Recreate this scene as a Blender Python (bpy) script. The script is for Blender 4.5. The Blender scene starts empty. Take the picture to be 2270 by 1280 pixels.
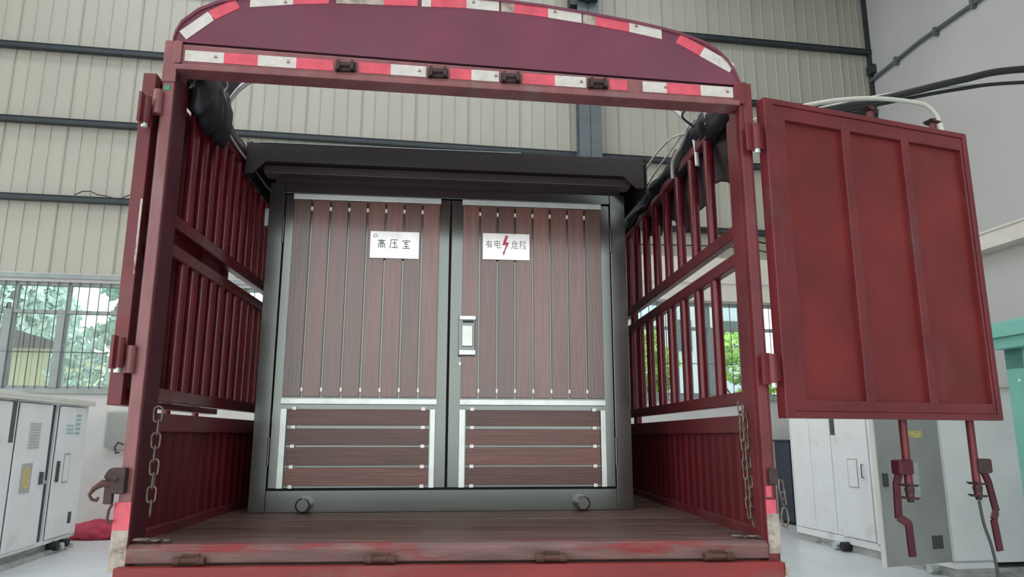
import bpy, bmesh, math, random
from math import sin, cos, pi, radians
from mathutils import Vector, Matrix, noise

random.seed(7)
S = bpy.context.scene
COL = S.collection

# ---------------------------------------------------------------- camera, world, light, exposure
DECK = 1.15                      # height of the load deck above the ground
cam_d = bpy.data.cameras.new('camera')
cam = bpy.data.objects.new('camera', cam_d)
COL.objects.link(cam)
cam_d.sensor_fit = 'HORIZONTAL'
cam_d.sensor_width = 36.0
cam_d.lens = 36.0 * 1605.72 / 2270.0
cam_d.clip_start = 0.05
cam_d.clip_end = 500
Rm = Matrix.Rotation(-0.061737, 4, 'Z') @ Matrix.Rotation(0.202212, 4, 'X') @ Matrix.Rotation(-0.001445, 4, 'Y')
cam.matrix_world = Matrix.Translation((0.03184, -2.74583, 0.37379 + DECK)) @ Rm @ Matrix.Rotation(pi / 2, 4, 'X')
S.camera = cam

HALL_T = 0.0996                  # the hall is turned against the truck
HALL = Matrix.Rotation(HALL_T, 4, 'Z')
WALL_V = 10.15
WALL_U = 9.66
CEIL = 11.8

world = bpy.data.worlds.new('overcast')
S.world = world
world.use_nodes = True
wn = world.node_tree
wn.nodes.clear()
wo = wn.nodes.new('ShaderNodeOutputWorld')
wb = wn.nodes.new('ShaderNodeBackground')
wr = wn.nodes.new('ShaderNodeValToRGB')
wc = wn.nodes.new('ShaderNodeTexCoord')
ws = wn.nodes.new('ShaderNodeSeparateXYZ')
wn.links.new(wc.outputs['Generated'], ws.inputs[0])
wn.links.new(ws.outputs['Z'], wr.inputs[0])
wn.links.new(wr.outputs[0], wb.inputs[0])
wn.links.new(wb.outputs[0], wo.inputs[0])
wr.color_ramp.elements[0].position = 0.0
wr.color_ramp.elements[0].color = (1.0, 0.98, 0.93, 1)
wr.color_ramp.elements[1].position = 0.9
wr.color_ramp.elements[1].color = (0.82, 0.9, 1.0, 1)
wb.inputs[1].default_value = 2.6

def area(name, u, v, z, sx, sy, power, col, rx=0.0, rz=0.0):
    l = bpy.data.lights.new(name, 'AREA')
    l.shape = 'RECTANGLE'; l.size = sx; l.size_y = sy
    l.energy = power; l.color = col
    o = bpy.data.objects.new(name, l); COL.objects.link(o)
    o.matrix_world = HALL @ Matrix.Translation((u, v, z)) @ Matrix.Rotation(rz, 4, 'Z') @ Matrix.Rotation(rx, 4, 'X')
    return o
# daylight through the roof's skylight strips
for k, v in enumerate((-6.5, -1.5, 3.5, 7.6)):
    area('skylight', -1.0, v, CEIL - 0.05, 14.0, 1.2, 170, (0.92, 0.96, 1.0))

S.view_settings.view_transform = 'Standard'
S.view_settings.look = 'None'
S.view_settings.gamma = 1.0
S.view_settings.use_curve_mapping = False
S.view_settings.exposure = 0.12

# ---------------------------------------------------------------- materials
MATS = {}
def mat(name, col, rough=0.5, metal=0.0, var=0.0, scale=6.0, col2=None, thr=(0.55, 0.7), stretch=(1, 1, 1),
        bump=0.0, bscale=40.0, ior=1.5, coat=0.0, emit=0.0, scuff=0.0):
    m = bpy.data.materials.new(name); m.use_nodes = True
    nt = m.node_tree; N = nt.nodes; L = nt.links
    b = N['Principled BSDF']
    b.inputs['Base Color'].default_value = (*col, 1)
    b.inputs['Roughness'].default_value = rough
    b.inputs['Metallic'].default_value = metal
    b.inputs['IOR'].default_value = ior
    if name == 'brown_metal': b.inputs['Specular Tint'].default_value = (0.84, 1.0, 0.97, 1)
    if coat: b.inputs['Coat Weight'].default_value = coat; b.inputs['Coat Roughness'].default_value = 0.15
    tc = N.new('ShaderNodeTexCoord'); mp = N.new('ShaderNodeMapping')
    mp.inputs['Scale'].default_value = stretch
    L.new(tc.outputs['Object'], mp.inputs[0])
    cur = None
    if var > 0:
        n = N.new('ShaderNodeTexNoise'); n.inputs['Scale'].default_value = scale; n.inputs['Detail'].default_value = 6
        L.new(mp.outputs[0], n.inputs['Vector'])
        r = N.new('ShaderNodeValToRGB')
        r.color_ramp.elements[0].position = 0.3; r.color_ramp.elements[1].position = 0.7
        r.color_ramp.elements[0].color = (*[c * (1 - var) for c in col], 1)
        r.color_ramp.elements[1].color = (*[min(1, c * (1 + var)) for c in col], 1)
        L.new(n.outputs[0], r.inputs[0]); cur = r.outputs[0]
    if col2:
        n2 = N.new('ShaderNodeTexNoise'); n2.inputs['Scale'].default_value = scale * 0.6; n2.inputs['Detail'].default_value = 9
        n2.inputs['Roughness'].default_value = 0.65
        L.new(mp.outputs[0], n2.inputs['Vector'])
        r2 = N.new('ShaderNodeValToRGB')
        r2.color_ramp.elements[0].position = thr[0]; r2.color_ramp.elements[1].position = thr[1]
        r2.color_ramp.elements[0].color = (0, 0, 0, 1); r2.color_ramp.elements[1].color = (1, 1, 1, 1)
        L.new(n2.outputs[0], r2.inputs[0])
        mx = N.new('ShaderNodeMix'); mx.data_type = 'RGBA'
        L.new(r2.outputs[0], mx.inputs[0])
        if cur: L.new(cur, mx.inputs[6])
        else: mx.inputs[6].default_value = (*col, 1)
        mx.inputs[7].default_value = (*col2, 1)
        cur = mx.outputs[2]
    if cur: L.new(cur, b.inputs['Base Color'])
    if scuff:
        n4 = N.new('ShaderNodeTexNoise'); n4.inputs['Scale'].default_value = scale * 1.3; n4.inputs['Detail'].default_value = 5
        L.new(mp.outputs[0], n4.inputs['Vector'])
        mr = N.new('ShaderNodeMapRange')
        mr.inputs['To Min'].default_value = max(0.03, rough - scuff); mr.inputs['To Max'].default_value = min(1, rough + scuff)
        L.new(n4.outputs[0], mr.inputs[0]); L.new(mr.outputs[0], b.inputs['Roughness'])
    if bump > 0:
        n3 = N.new('ShaderNodeTexNoise'); n3.inputs['Scale'].default_value = bscale; n3.inputs['Detail'].default_value = 4
        L.new(mp.outputs[0], n3.inputs['Vector'])
        bp = N.new('ShaderNodeBump'); bp.inputs['Strength'].default_value = bump; bp.inputs['Distance'].default_value = 0.01
        L.new(n3.outputs[0], bp.inputs['Height']); L.new(bp.outputs[0], b.inputs['Normal'])
    if emit:
        b.inputs['Emission Color'].default_value = (*col, 1); b.inputs['Emission Strength'].default_value = emit
    MATS[name] = m
    return m

mat('red_paint', (0.145, 0.019, 0.024), 0.42, var=0.22, scale=5, col2=(0.13, 0.055, 0.05), thr=(0.56, 0.72), bump=0.06, scuff=0.12)
mat('red_panel', (0.16, 0.015, 0.015), 0.45, var=0.25, scale=3, col2=(0.17, 0.05, 0.045), thr=(0.6, 0.78), bump=0.05, scuff=0.12)
mat('faded_sheen_red', (0.235, 0.085, 0.088), 0.36, var=0.2, scale=5, col2=(0.22, 0.13, 0.12), thr=(0.55, 0.7), stretch=(3, 3, 1), bump=0.05)  # faded paint, greyed further so the colour carries its sheen
mat('fairing_red', (0.18, 0.045, 0.078), 0.24, var=0.15, scale=2.5, col2=(0.13, 0.055, 0.075), thr=(0.48, 0.68), coat=0.5)  # purple of the reflected sky is mixed into the red
mat('bright_red', (0.22, 0.022, 0.020), 0.48, var=0.25, scale=4, col2=(0.2, 0.07, 0.06), thr=(0.55, 0.7), stretch=(1, 1, 3), bump=0.08)
mat('side_red', (0.115, 0.007, 0.012), 0.5, var=0.2, scale=4)
mat('slat_red', (0.13, 0.010, 0.017), 0.26, var=0.2, scale=8, scuff=0.1)
mat('deck_wood', (0.11, 0.058, 0.043), 0.5, var=0.4, scale=5, col2=(0.15, 0.095, 0.08), thr=(0.45, 0.7), stretch=(0.6, 5, 5), bump=0.25, bscale=25)
mat('deck_edge', (0.16, 0.085, 0.078), 0.5, var=0.35, scale=7, col2=(0.22, 0.02, 0.02), thr=(0.52, 0.62), stretch=(0.6, 3, 3), bump=0.2)
mat('rust', (0.085, 0.035, 0.025), 0.75, var=0.4, scale=14, bump=0.3)
mat('dark_rust', (0.045, 0.022, 0.022), 0.6, var=0.4, scale=14, bump=0.3)
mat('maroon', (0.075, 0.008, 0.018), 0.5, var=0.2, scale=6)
mat('tape_white', (0.62, 0.6, 0.55), 0.35, var=0.1, scale=30, col2=(0.42, 0.38, 0.33), thr=(0.58, 0.75))
mat('tape_red', (0.68, 0.10, 0.14), 0.3, var=0.15, scale=20, col2=(0.5, 0.14, 0.15), thr=(0.6, 0.75))
mat('tape_worn', (0.42, 0.37, 0.31), 0.6, var=0.25, scale=30, col2=(0.2, 0.14, 0.11), thr=(0.5, 0.65))
mat('tape_mark', (0.2, 0.05, 0.06), 0.6)
mat('chalk', (0.5, 0.47, 0.43), 0.7, var=0.2, scale=20, col2=(0.2, 0.1, 0.09), thr=(0.5, 0.6), stretch=(4, 4, 1))
mat('brown_metal', (0.036, 0.027, 0.025), 0.17, ior=2.15, scuff=0.05, scale=2.5, var=0.15, coat=0.2, bump=0.02, bscale=3)
mat('roof_metal', (0.032, 0.024, 0.026), 0.45, var=0.15, scale=3, scuff=0.08)
mat('sheen_metal', (0.10, 0.075, 0.078), 0.35, var=0.15, scale=3)  # roof brown lightened; the soffit's reflection is put into the colour
mat('wood_slat', (0.125, 0.045, 0.034), 0.3, var=0.3, scale=9, stretch=(7, 7, 0.35), bump=0.12, bscale=20, coat=0.5, ior=1.7)
mat('wood_board', (0.135, 0.052, 0.040), 0.34, var=0.35, scale=9, stretch=(0.35, 7, 9), bump=0.12, bscale=20, coat=0.15)
mat('galv', (0.62, 0.68, 0.66), 0.38, metal=0.75, var=0.08, scale=12, scuff=0.08)
mat('clip', (0.75, 0.74, 0.72), 0.35, metal=0.4)
mat('plate', (0.74, 0.75, 0.74), 0.22, metal=0.45, var=0.1, scale=12)
mat('plate_cream', (0.72, 0.68, 0.46), 0.3)
mat('ink', (0.09, 0.1, 0.09), 0.6)
mat('ink_pale', (0.28, 0.3, 0.29), 0.6)
mat('bolt_red', (0.5, 0.045, 0.1), 0.4)
mat('black', (0.012, 0.012, 0.015), 0.6)
mat('tarp', (0.014, 0.014, 0.02), 0.55, var=0.4, scale=10, bump=0.5, bscale=12)
mat('tarp_brown', (0.06, 0.035, 0.035), 0.6, var=0.4, scale=7, bump=0.4, bscale=12)
mat('tarp_mauve', (0.13, 0.10, 0.12), 0.6, var=0.3, scale=9)
mat('rope', (0.55, 0.53, 0.5), 0.8, var=0.2, scale=30)
mat('hoop', (0.78, 0.77, 0.76), 0.35, metal=0.3)
mat('chain', (0.20, 0.16, 0.13), 0.5, metal=0.75, var=0.4, scale=40)
mat('girt', (0.022, 0.03, 0.036), 0.5, var=0.2, scale=5)
mat('column', (0.10, 0.12, 0.13), 0.5, var=0.15, scale=3)
mat('cladding', (0.385, 0.378, 0.315), 0.5, var=0.05, scale=1.2, col2=(0.40, 0.37, 0.32), thr=(0.5, 0.8), stretch=(1, 1, 0.5))
mat('plaster', (0.58, 0.57, 0.55), 0.8, var=0.05, scale=2, col2=(0.5, 0.49, 0.47), thr=(0.5, 0.8), bump=0.05)
mat('lintel', (0.66, 0.63, 0.56), 0.8, var=0.06, scale=3)
mat('right_wall', (0.46, 0.46, 0.455), 0.6, var=0.05, scale=0.6)
mat('floor', (0.66, 0.68, 0.68), 0.35, var=0.06, scale=1.2, col2=(0.56, 0.58, 0.57), thr=(0.5, 0.75), scuff=0.1)
mat('ceiling', (0.4, 0.41, 0.42), 0.7)
mat('win_frame', (0.27, 0.31, 0.30), 0.5, var=0.1)
mat('bar', (0.10, 0.12, 0.12), 0.5)
mat('white_paint', (0.84, 0.86, 0.85), 0.35, var=0.04, scale=3, col2=(0.55, 0.55, 0.52), thr=(0.6, 0.8))
mat('white_edge', (0.72, 0.70, 0.63), 0.4, var=0.05)
mat('grey_paint', (0.33, 0.34, 0.32), 0.35, var=0.08, scale=2, col2=(0.24, 0.25, 0.24), thr=(0.5, 0.75))
mat('skid', (0.42, 0.43, 0.40), 0.5, var=0.2, scale=5, col2=(0.15, 0.15, 0.13), thr=(0.5, 0.7), stretch=(1, 1, 4))
mat('dark_blue', (0.035, 0.045, 0.065), 0.5, var=0.2)
mat('green', (0.20, 0.50, 0.42), 0.45, var=0.08, scale=2, col2=(0.26, 0.6, 0.5), thr=(0.5, 0.8))
mat('louvre_white', (0.62, 0.63, 0.66), 0.4)
mat('red_bag', (0.42, 0.03, 0.07), 0.6, var=0.25, scale=8, bump=0.3, bscale=15)
mat('cable_grey', (0.06, 0.065, 0.065), 0.5)
mat('cable_black', (0.018, 0.016, 0.016), 0.45)
mat('pipe_pale', (0.55, 0.56, 0.5), 0.35)
mat('label_y', (0.6, 0.5, 0.2), 0.5, var=0.2, scale=20)
mat('label_g', (0.45, 0.46, 0.42), 0.5, var=0.1, scale=20)
mat('label_teal', (0.35, 0.55, 0.52), 0.5)
mat('tyre', (0.02, 0.02, 0.02), 0.8, bump=0.3)
mat('chassis', (0.03, 0.03, 0.035), 0.6)
mat('yard', (0.45, 0.44, 0.42), 0.9, var=0.1, scale=0.4)
mat('beige_wall', (0.70, 0.64, 0.42), 0.8, var=0.05)
mat('pale_wall', (0.62, 0.66, 0.72), 0.8, var=0.05)
mat('roof_tile', (0.12, 0.10, 0.11), 0.7, var=0.2)
mat('leaf_a', (0.52, 0.70, 0.20), 0.6, var=0.4, scale=1.5)  # leaf colour lightened to stand in for sunlight and overexposure
mat('leaf_b', (0.60, 0.80, 0.68), 0.6, var=0.4, scale=1.5)  # pale mint, washed-out daylight put into the leaf colour
mat('bark', (0.12, 0.09, 0.07), 0.9)
mat('green_sticker', (0.03, 0.3, 0.13), 0.5)

# every strip of timber-look cladding has its own tone
for nm in ('wood_slat', 'wood_board'):
    nt = MATS[nm].node_tree; pb = nt.nodes['Principled BSDF']
    src = pb.inputs['Base Color'].links[0].from_socket
    oi = nt.nodes.new('ShaderNodeObjectInfo'); mr = nt.nodes.new('ShaderNodeMapRange')
    mr.inputs['To Min'].default_value = 0.7; mr.inputs['To Max'].default_value = 1.4
    hs = nt.nodes.new('ShaderNodeHueSaturation'); hs.inputs['Saturation'].default_value = 1.0
    nt.links.new(oi.outputs['Random'], mr.inputs[0]); nt.links.new(mr.outputs[0], hs.inputs['Value'])
    nt.links.new(src, hs.inputs['Color']); nt.links.new(hs.outputs[0], pb.inputs['Base Color'])

gm = bpy.data.materials.new('glass'); gm.use_nodes = True
gn = gm.node_tree; gn.nodes.clear()
go = gn.nodes.new('ShaderNodeOutputMaterial'); gx = gn.nodes.new('ShaderNodeMixShader')
gt = gn.nodes.new('ShaderNodeBsdfTransparent'); gt.inputs[0].default_value = (0.86, 0.95, 0.92, 1)
gg = gn.nodes.new('ShaderNodeBsdfGlossy'); gg.inputs['Roughness'].default_value = 0.05
gf = gn.nodes.new('ShaderNodeFresnel'); gf.inputs[0].default_value = 1.45
gn.links.new(gf.outputs[0], gx.inputs[0]); gn.links.new(gt.outputs[0], gx.inputs[1]); gn.links.new(gg.outputs[0], gx.inputs[2])
gn.links.new(gx.outputs[0], go.inputs[0])
MATS['glass'] = gm

# ---------------------------------------------------------------- mesh builder
class MB:
    def __init__(self, off=(0, 0, 0)):
        self.v = []; self.f = []; self.off = Vector(off); self.smooth = []
    def add(self, vs, fs, sm=False):
        n = len(self.v)
        self.v += [tuple(Vector(p) + self.off) for p in vs]
        self.f += [[i + n for i in f] for f in fs]
        self.smooth += [sm] * len(fs)
        return self
    def box(self, x0, x1, y0, y1, z0, z1):
        vs = [(x0, y0, z0), (x1, y0, z0), (x1, y1, z0), (x0, y1, z0), (x0, y0, z1), (x1, y0, z1), (x1, y1, z1), (x0, y1, z1)]
        return self.add(vs, [(0, 3, 2, 1), (4, 5, 6, 7), (0, 1, 5, 4), (1, 2, 6, 5), (2, 3, 7, 6), (3, 0, 4, 7)])
    def obox(self, M, sx, sy, sz):
        vs = [M @ Vector((a * sx / 2, b * sy / 2, c * sz / 2)) for c in (-1, 1) for a, b in ((-1, -1), (1, -1), (1, 1), (-1, 1))]
        return self.add(vs, [(0, 3, 2, 1), (4, 5, 6, 7), (0, 1, 5, 4), (1, 2, 6, 5), (2, 3, 7, 6), (3, 0, 4, 7)])
    def prism(self, poly, axis, a, b):
        """poly: 2D points; axis 'y' -> (x,z) extruded in y, 'x' -> (y,z), 'z' -> (x,y)"""
        n = len(poly)
        def P(p, t):
            return (p[0], t, p[1]) if axis == 'y' else (t, p[0], p[1]) if axis == 'x' else (p[0], p[1], t)
        vs = [P(p, a) for p in poly] + [P(p, b) for p in poly]
        fs = [list(range(n)), list(range(2 * n - 1, n - 1, -1))]
        fs += [(i, i + n, (i + 1) % n + n, (i + 1) % n) for i in range(n)]
        return self.add(vs, fs)
    def bar(self, p, q, w, h, up=(0, 0, 1)):
        """rectangular bar from p to q, w along side, h along up"""
        p = Vector(p); q = Vector(q); d = (q - p).normalized(); u = Vector(up)
        s = d.cross(u)
        if s.length < 1e-4: s = d.cross(Vector((0, 1, 0)))
        s.normalize(); u = s.cross(d).normalized()
        s = s * w / 2; u = u * h / 2
        vs = [p - s - u, p + s - u, p + s + u, p - s + u, q - s - u, q + s - u, q + s + u, q - s + u]
        return self.add(vs, [(0, 3, 2, 1), (4, 5, 6, 7), (0, 1, 5, 4), (1, 2, 6, 5), (2, 3, 7, 6), (3, 0, 4, 7)])
    def tube(self, pts, r, n=8, closed=False, caps=True):
        pts = [Vector(p) for p in pts]; m = len(pts)
        rs = r if isinstance(r, (list, tuple)) else [r] * m
        rings = []; prev = None
        for i, p in enumerate(pts):
            if closed: d = (pts[(i + 1) % m] - pts[i - 1])
            else: d = pts[min(i + 1, m - 1)] - pts[max(i - 1, 0)]
            d = d.normalized() if d.length > 1e-9 else Vector((0, 0, 1))
            if prev is None:
                a = Vector((0, 0, 1)) if abs(d.z) < 0.9 else Vector((1, 0, 0))
                s = d.cross(a).normalized()
            else:
                s = prev - d * prev.dot(d)
                s = s.normalized() if s.length > 1e-6 else d.orthogonal().normalized()
            prev = s; t = d.cross(s)
            rings.append([p + (s * cos(2 * pi * k / n) + t * sin(2 * pi * k / n)) * rs[i] for k in range(n)])
        vs = [v for ring in rings for v in ring]; fs = []
        for i in range(m if closed else m - 1):
            j = (i + 1) % m
            fs += [(i * n + k, i * n + (k + 1) % n, j * n + (k + 1) % n, j * n + k) for k in range(n)]
        self.add(vs, fs, True)
        if caps and not closed:
            self.add(rings[0], [list(range(n - 1, -1, -1))]); self.add(rings[-1], [list(range(n))])
        return self
    def cyl(self, p, q, r, n=12):
        return self.tube([p, q], r, n)
    def build(self, name, m, parent=None, bevel=0.0, M=None):
        me = bpy.data.meshes.new(name)
        me.from_pydata(self.v, [], self.f)
        bm = bmesh.new(); bm.from_mesh(me)
        bmesh.ops.recalc_face_normals(bm, faces=bm.faces); bm.to_mesh(me); bm.free()
        me.polygons.foreach_set('use_smooth', self.smooth)
        me.materials.append(MATS[m] if isinstance(m, str) else m)
        me.update()
        o = bpy.data.objects.new(name, me); COL.objects.link(o)
        if parent: o.parent = parent
        if M is not None: o.matrix_world = M
        if bevel:
            b = o.modifiers.new('bevel', 'BEVEL'); b.width = bevel; b.segments = 2; b.limit_method = 'ANGLE'; b.angle_limit = radians(40)
        return o

def tag(o, label=None, cat=None, group=None, kind=None):
    if label: o['label'] = label
    if cat: o['category'] = cat
    if group: o['group'] = group
    if kind: o['kind'] = kind
    return o
def thing(name, label, cat, M=None, group=None):
    o = bpy.data.objects.new(name, None); COL.objects.link(o)
    o.empty_display_size = 0.2
    if M is not None: o.matrix_world = M
    return tag(o, label, cat, group)
def struct(mb, name, m, bevel=0.0, M=HALL, label=None):
    o = mb.build(name, m, None, bevel, M)
    o['kind'] = 'structure'
    if label: o['label'] = label
    return o
def T(x, y, z): return Matrix.Translation((x, y, z))
def copy_child(o, parent, loc=None):
    c = o.copy(); COL.objects.link(c); c.parent = parent
    if loc is not None: c.location = loc
    return c

# ================================================================ THE HALL
GIRTS = [4.13, 5.51, 6.90, 8.28, 9.67, 11.05]
fl = MB().box(-16, WALL_U, -14, WALL_V, -0.1, 0.0)
tag(struct(fl, 'floor', 'floor'), 'pale grey polished hall floor')
struct(MB().box(-60, 60, -60, 60, -0.3, -0.105), 'ground', 'yard')

# rear wall, lower masonry with three window openings
WINS = [(-8.2, -4.45), (-3.6, -1.1), (4.2, 7.55)]
WZ0, WZ1 = 2.27, 4.05
wb_ = MB()
wb_.box(-16, WALL_U, WALL_V, WALL_V + 0.24, 0, WZ0)
wb_.box(-16, WALL_U, WALL_V, WALL_V + 0.24, WZ1, 4.2)
xs = [-16] + [e for w in WINS for e in w] + [WALL_U]
for i in range(0, len(xs), 2):
    wb_.box(xs[i], xs[i + 1], WALL_V, WALL_V + 0.24, WZ0, WZ1)
wall_rear = struct(wb_, 'wall_back', 'plaster')
tag(wall_rear, 'pale plastered lower wall with corrugated sheet cladding above')
# corrugated cladding sheets, one object each
def clad_mesh(w=1.0, z0=4.14, z1=CEIL):
    prof = []; n = 4; p = w / n
    for i in range(n):
        x = i * p
        prof += [(x, 0.0), (x + p - 0.030, 0.0), (x + p - 0.022, -0.014), (x + p - 0.008, -0.014)]
    prof += [(w, 0.0)]
    mb = MB(); vs = []; fs = []
    for x, y in prof: vs += [(x, y, z0), (x, y, z1)]
    for i in range(len(prof) - 1): fs.append((2 * i, 2 * i + 2, 2 * i + 3, 2 * i + 1))
    mb.add(vs, fs)
    mb.box(0.0, 0.012, -0.020, 0.0, z0, z1)
    mb.box(0.0, w, 0.001, 0.02, z0, z1)
    return mb
c0 = None
for i in range(26):
    u = -16 + i * 1.0
    if c0 is None:
        c0 = clad_mesh().build('cladding_sheet', 'cladding', wall_rear)
        c0.matrix_local = T(u, WALL_V + 0.03, 0)
    else:
        c = c0.copy(); COL.objects.link(c); c.parent = wall_rear; c.matrix_local = T(u, WALL_V + 0.03, 0)
        if i == 25: c.scale = (0.66, 1, 1)
for i, z in enumerate(GIRTS):
    g = MB()
    if i == 0:
        g.box(-16, WALL_U - 0.02, WALL_V - 0.05, WALL_V + 0.0, z - 0.03, z + 0.05)
    else:
        g.box(-16, WALL_U - 0.02, WALL_V - 0.11, WALL_V + 0.0, z - 0.012, z + 0.012)
        g.box(-16, WALL_U - 0.02, WALL_V - 0.11, WALL_V - 0.095, z - 0.07, z + 0.02)
        g.box(-16, WALL_U - 0.02, WALL_V - 0.11, WALL_V - 0.0, z - 0.08, z - 0.065)
    struct(g, 'trim_%d' % (i + 1), 'win_frame' if i == 0 else 'girt')
# loose wire over the second girt
w_ = MB(); w_.tube([(-5.7 + 0.12 * k, WALL_V - 0.09, 5.55 + 0.05 * sin(k * 0.9) + (0.03 if k % 3 else 0)) for k in range(9)], 0.009, 6)
tag(w_.build('cable', 'cable_black', None, 0, HALL), 'thin dark wire lying loose on the wall rail left of truck', 'cable')
# column
cm = MB()
cm.box(3.10, 3.54, WALL_V - 0.34, WALL_V - 0.325, 4.95, CEIL)
cm.box(3.10, 3.54, WALL_V - 0.125, WALL_V - 0.11, 4.95, CEIL)
cm.box(3.31, 3.33, WALL_V - 0.34, WALL_V - 0.11, 4.95, CEIL)
struct(cm, 'trim_7', 'column', label='dark grey steel column against the corrugated wall')
cb = MB()
cb.box(3.12, 3.5, WALL_V - 0.5, WALL_V - 0.34, 10.0, 10.12)
cb.box(3.16, 3.46, WALL_V - 0.48, WALL_V - 0.36, 10.12, 10.6)
cb.cyl((3.3, WALL_V - 0.42, 9.95), (3.3, WALL_V - 0.42, 10.0), 0.06)
cb.box(2.96, 3.10, WALL_V - 0.36, WALL_V - 0.11, 9.9, CEIL)
struct(cb, 'trim_8', 'girt', label='dark bracket bolted to the steel column')
# cream concrete lintel at the right
ln = MB().box(3.0, WALL_U, WALL_V - 0.06, WALL_V + 0.02, 4.08, 4.93)
ln.box(3.0, WALL_U, WALL_V - 0.085, WALL_V - 0.06, 4.42, 4.45)
struct(ln, 'trim_9', 'lintel', label='cream concrete band above the right windows')
struct(MB().box(WALL_U - 0.07, WALL_U, WALL_V - 0.08, WALL_V - 0.0, 0, CEIL).box(WALL_U - 0.12, WALL_U - 0.02, WALL_V - 0.2, WALL_V - 0.02, 9.1, 9.3), 'trim_10', 'girt', label='dark corner flashing')

# windows
def window(idx, u0, u1, mulls, heavy=()):
    fr = MB()
    y0, y1 = WALL_V + 0.05, WALL_V + 0.13
    fr.box(u0, u1, y0, y1, WZ0, WZ0 + 0.06); fr.box(u0, u1, y0, y1, WZ1 - 0.06, WZ1)
    fr.box(u0, u0 + 0.06, y0, y1, WZ0, WZ1); fr.box(u1 - 0.06, u1, y0, y1, WZ0, WZ1)
    fr.box(u0, u1, y0 - 0.01, y1, 3.52, 3.58)
    fr.box(u0 - 0.06, u1 + 0.06, WALL_V - 0.05, WALL_V + 0.05, WZ0 - 0.07, WZ0 + 0.01)
    for m in mulls: fr.box(m - 0.03, m + 0.03, y0, y1, WZ0, WZ1)
    for m in heavy:
        fr.box(m - 0.1, m + 0.05, y0 - 0.02, y1, WZ0 + 0.02, 3.52)
    o = struct(fr, 'window_%d' % idx, 'win_frame', 0.004)
    edges = [u0 + 0.03] + list(mulls) + [u1 - 0.03]
    for a, b in zip(edges[:-1], edges[1:]):
        for z0, z1 in ((WZ0 + 0.06, 3.52), (3.58, WZ1 - 0.06)):
            MB().box(a + 0.03, b - 0.03, WALL_V + 0.09, WALL_V + 0.095, z0, z1).build('pane', 'glass', o)
    k = 0; x = u0 + 0.12
    while x < u1 - 0.05:
        MB().cyl((x, WALL_V + 0.02, WZ0), (x, WALL_V + 0.02, WZ1), 0.008, 6).build('security_bar', 'bar', o)
        x += 0.162
    MB().cyl((u0, WALL_V + 0.035, 2.88), (u1, WALL_V + 0.035, 2.88), 0.008, 6).build('security_bar', 'bar', o)
    return o
window(1, *WINS[0], [-7.25, -6.45, -5.65], heavy=(-6.5, -5.68))
window(2, *WINS[1], [-2.8, -1.95])
window(3, *WINS[2], [5.02, 5.68, 6.55], heavy=(5.75,))

# right wall, ledge, conduit
struct(MB().box(WALL_U, WALL_U + 0.2, -14, WALL_V, 0, CEIL), 'wall_right', 'right_wall')
lg = MB().box(WALL_U - 0.3, WALL_U, -14, 8.9, 4.58, 4.86)
lg.box(WALL_U - 0.33, WALL_U, -14, 8.9, 4.84, 4.88)
for k in range(8): lg.box(WALL_U - 0.315, WALL_U - 0.3, 6.3 + k * 0.12 - 3, 6.33 + k * 0.12 - 3, 4.6, 4.8)
struct(lg, 'trim_11', 'lintel', 0.01, label='pale concrete ledge along the right wall')
cd = MB().tube([(WALL_U - 0.06, 10.1, 8.98), (WALL_U - 0.06, 8.6, 9.05), (WALL_U - 0.06, 7.17, 9.0), (WALL_U - 0.06, 4.0, 9.02), (WALL_U - 0.06, 0, 9.0)], 0.035, 8)
for v in (9.3, 8.2, 7.3, 6.0): cd.box(WALL_U - 0.1, WALL_U, v - 0.03, v + 0.03, 8.93, 9.09)
struct(cd, 'trim_12', 'column', label='dark conduit running up the right wall')
# unseen wall behind the viewer, added; its wide opening is shaped to steer daylight
wf = MB().box(4.8, WALL_U, -12.2, -12, 0, CEIL).box(-16, 4.8, -12.2, -12, 7.2, CEIL)
struct(wf, 'wall_front_added', 'plaster')
# ceiling with skylight openings between sheets
cl = MB()
cl.box(-16, WALL_U, -14, -7.2, CEIL, CEIL + 0.1); cl.box(-16, WALL_U, -5.8, -2.2, CEIL, CEIL + 0.1)
cl.box(-16, WALL_U, -0.8, 2.8, CEIL, CEIL + 0.1); cl.box(-16, WALL_U, 4.2, 6.9, CEIL, CEIL + 0.1)
cl.box(-16, WALL_U, 8.3, WALL_V + 0.2, CEIL, CEIL + 0.1)
for v in (-6.5, -1.5, 3.5, 7.6):
    cl.box(-16, -8.0, v - 0.7, v + 0.7, CEIL, CEIL + 0.1); cl.box(6.0, WALL_U, v - 0.7, v + 0.7, CEIL, CEIL + 0.1)
struct(cl, 'ceiling', 'ceiling')

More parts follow.
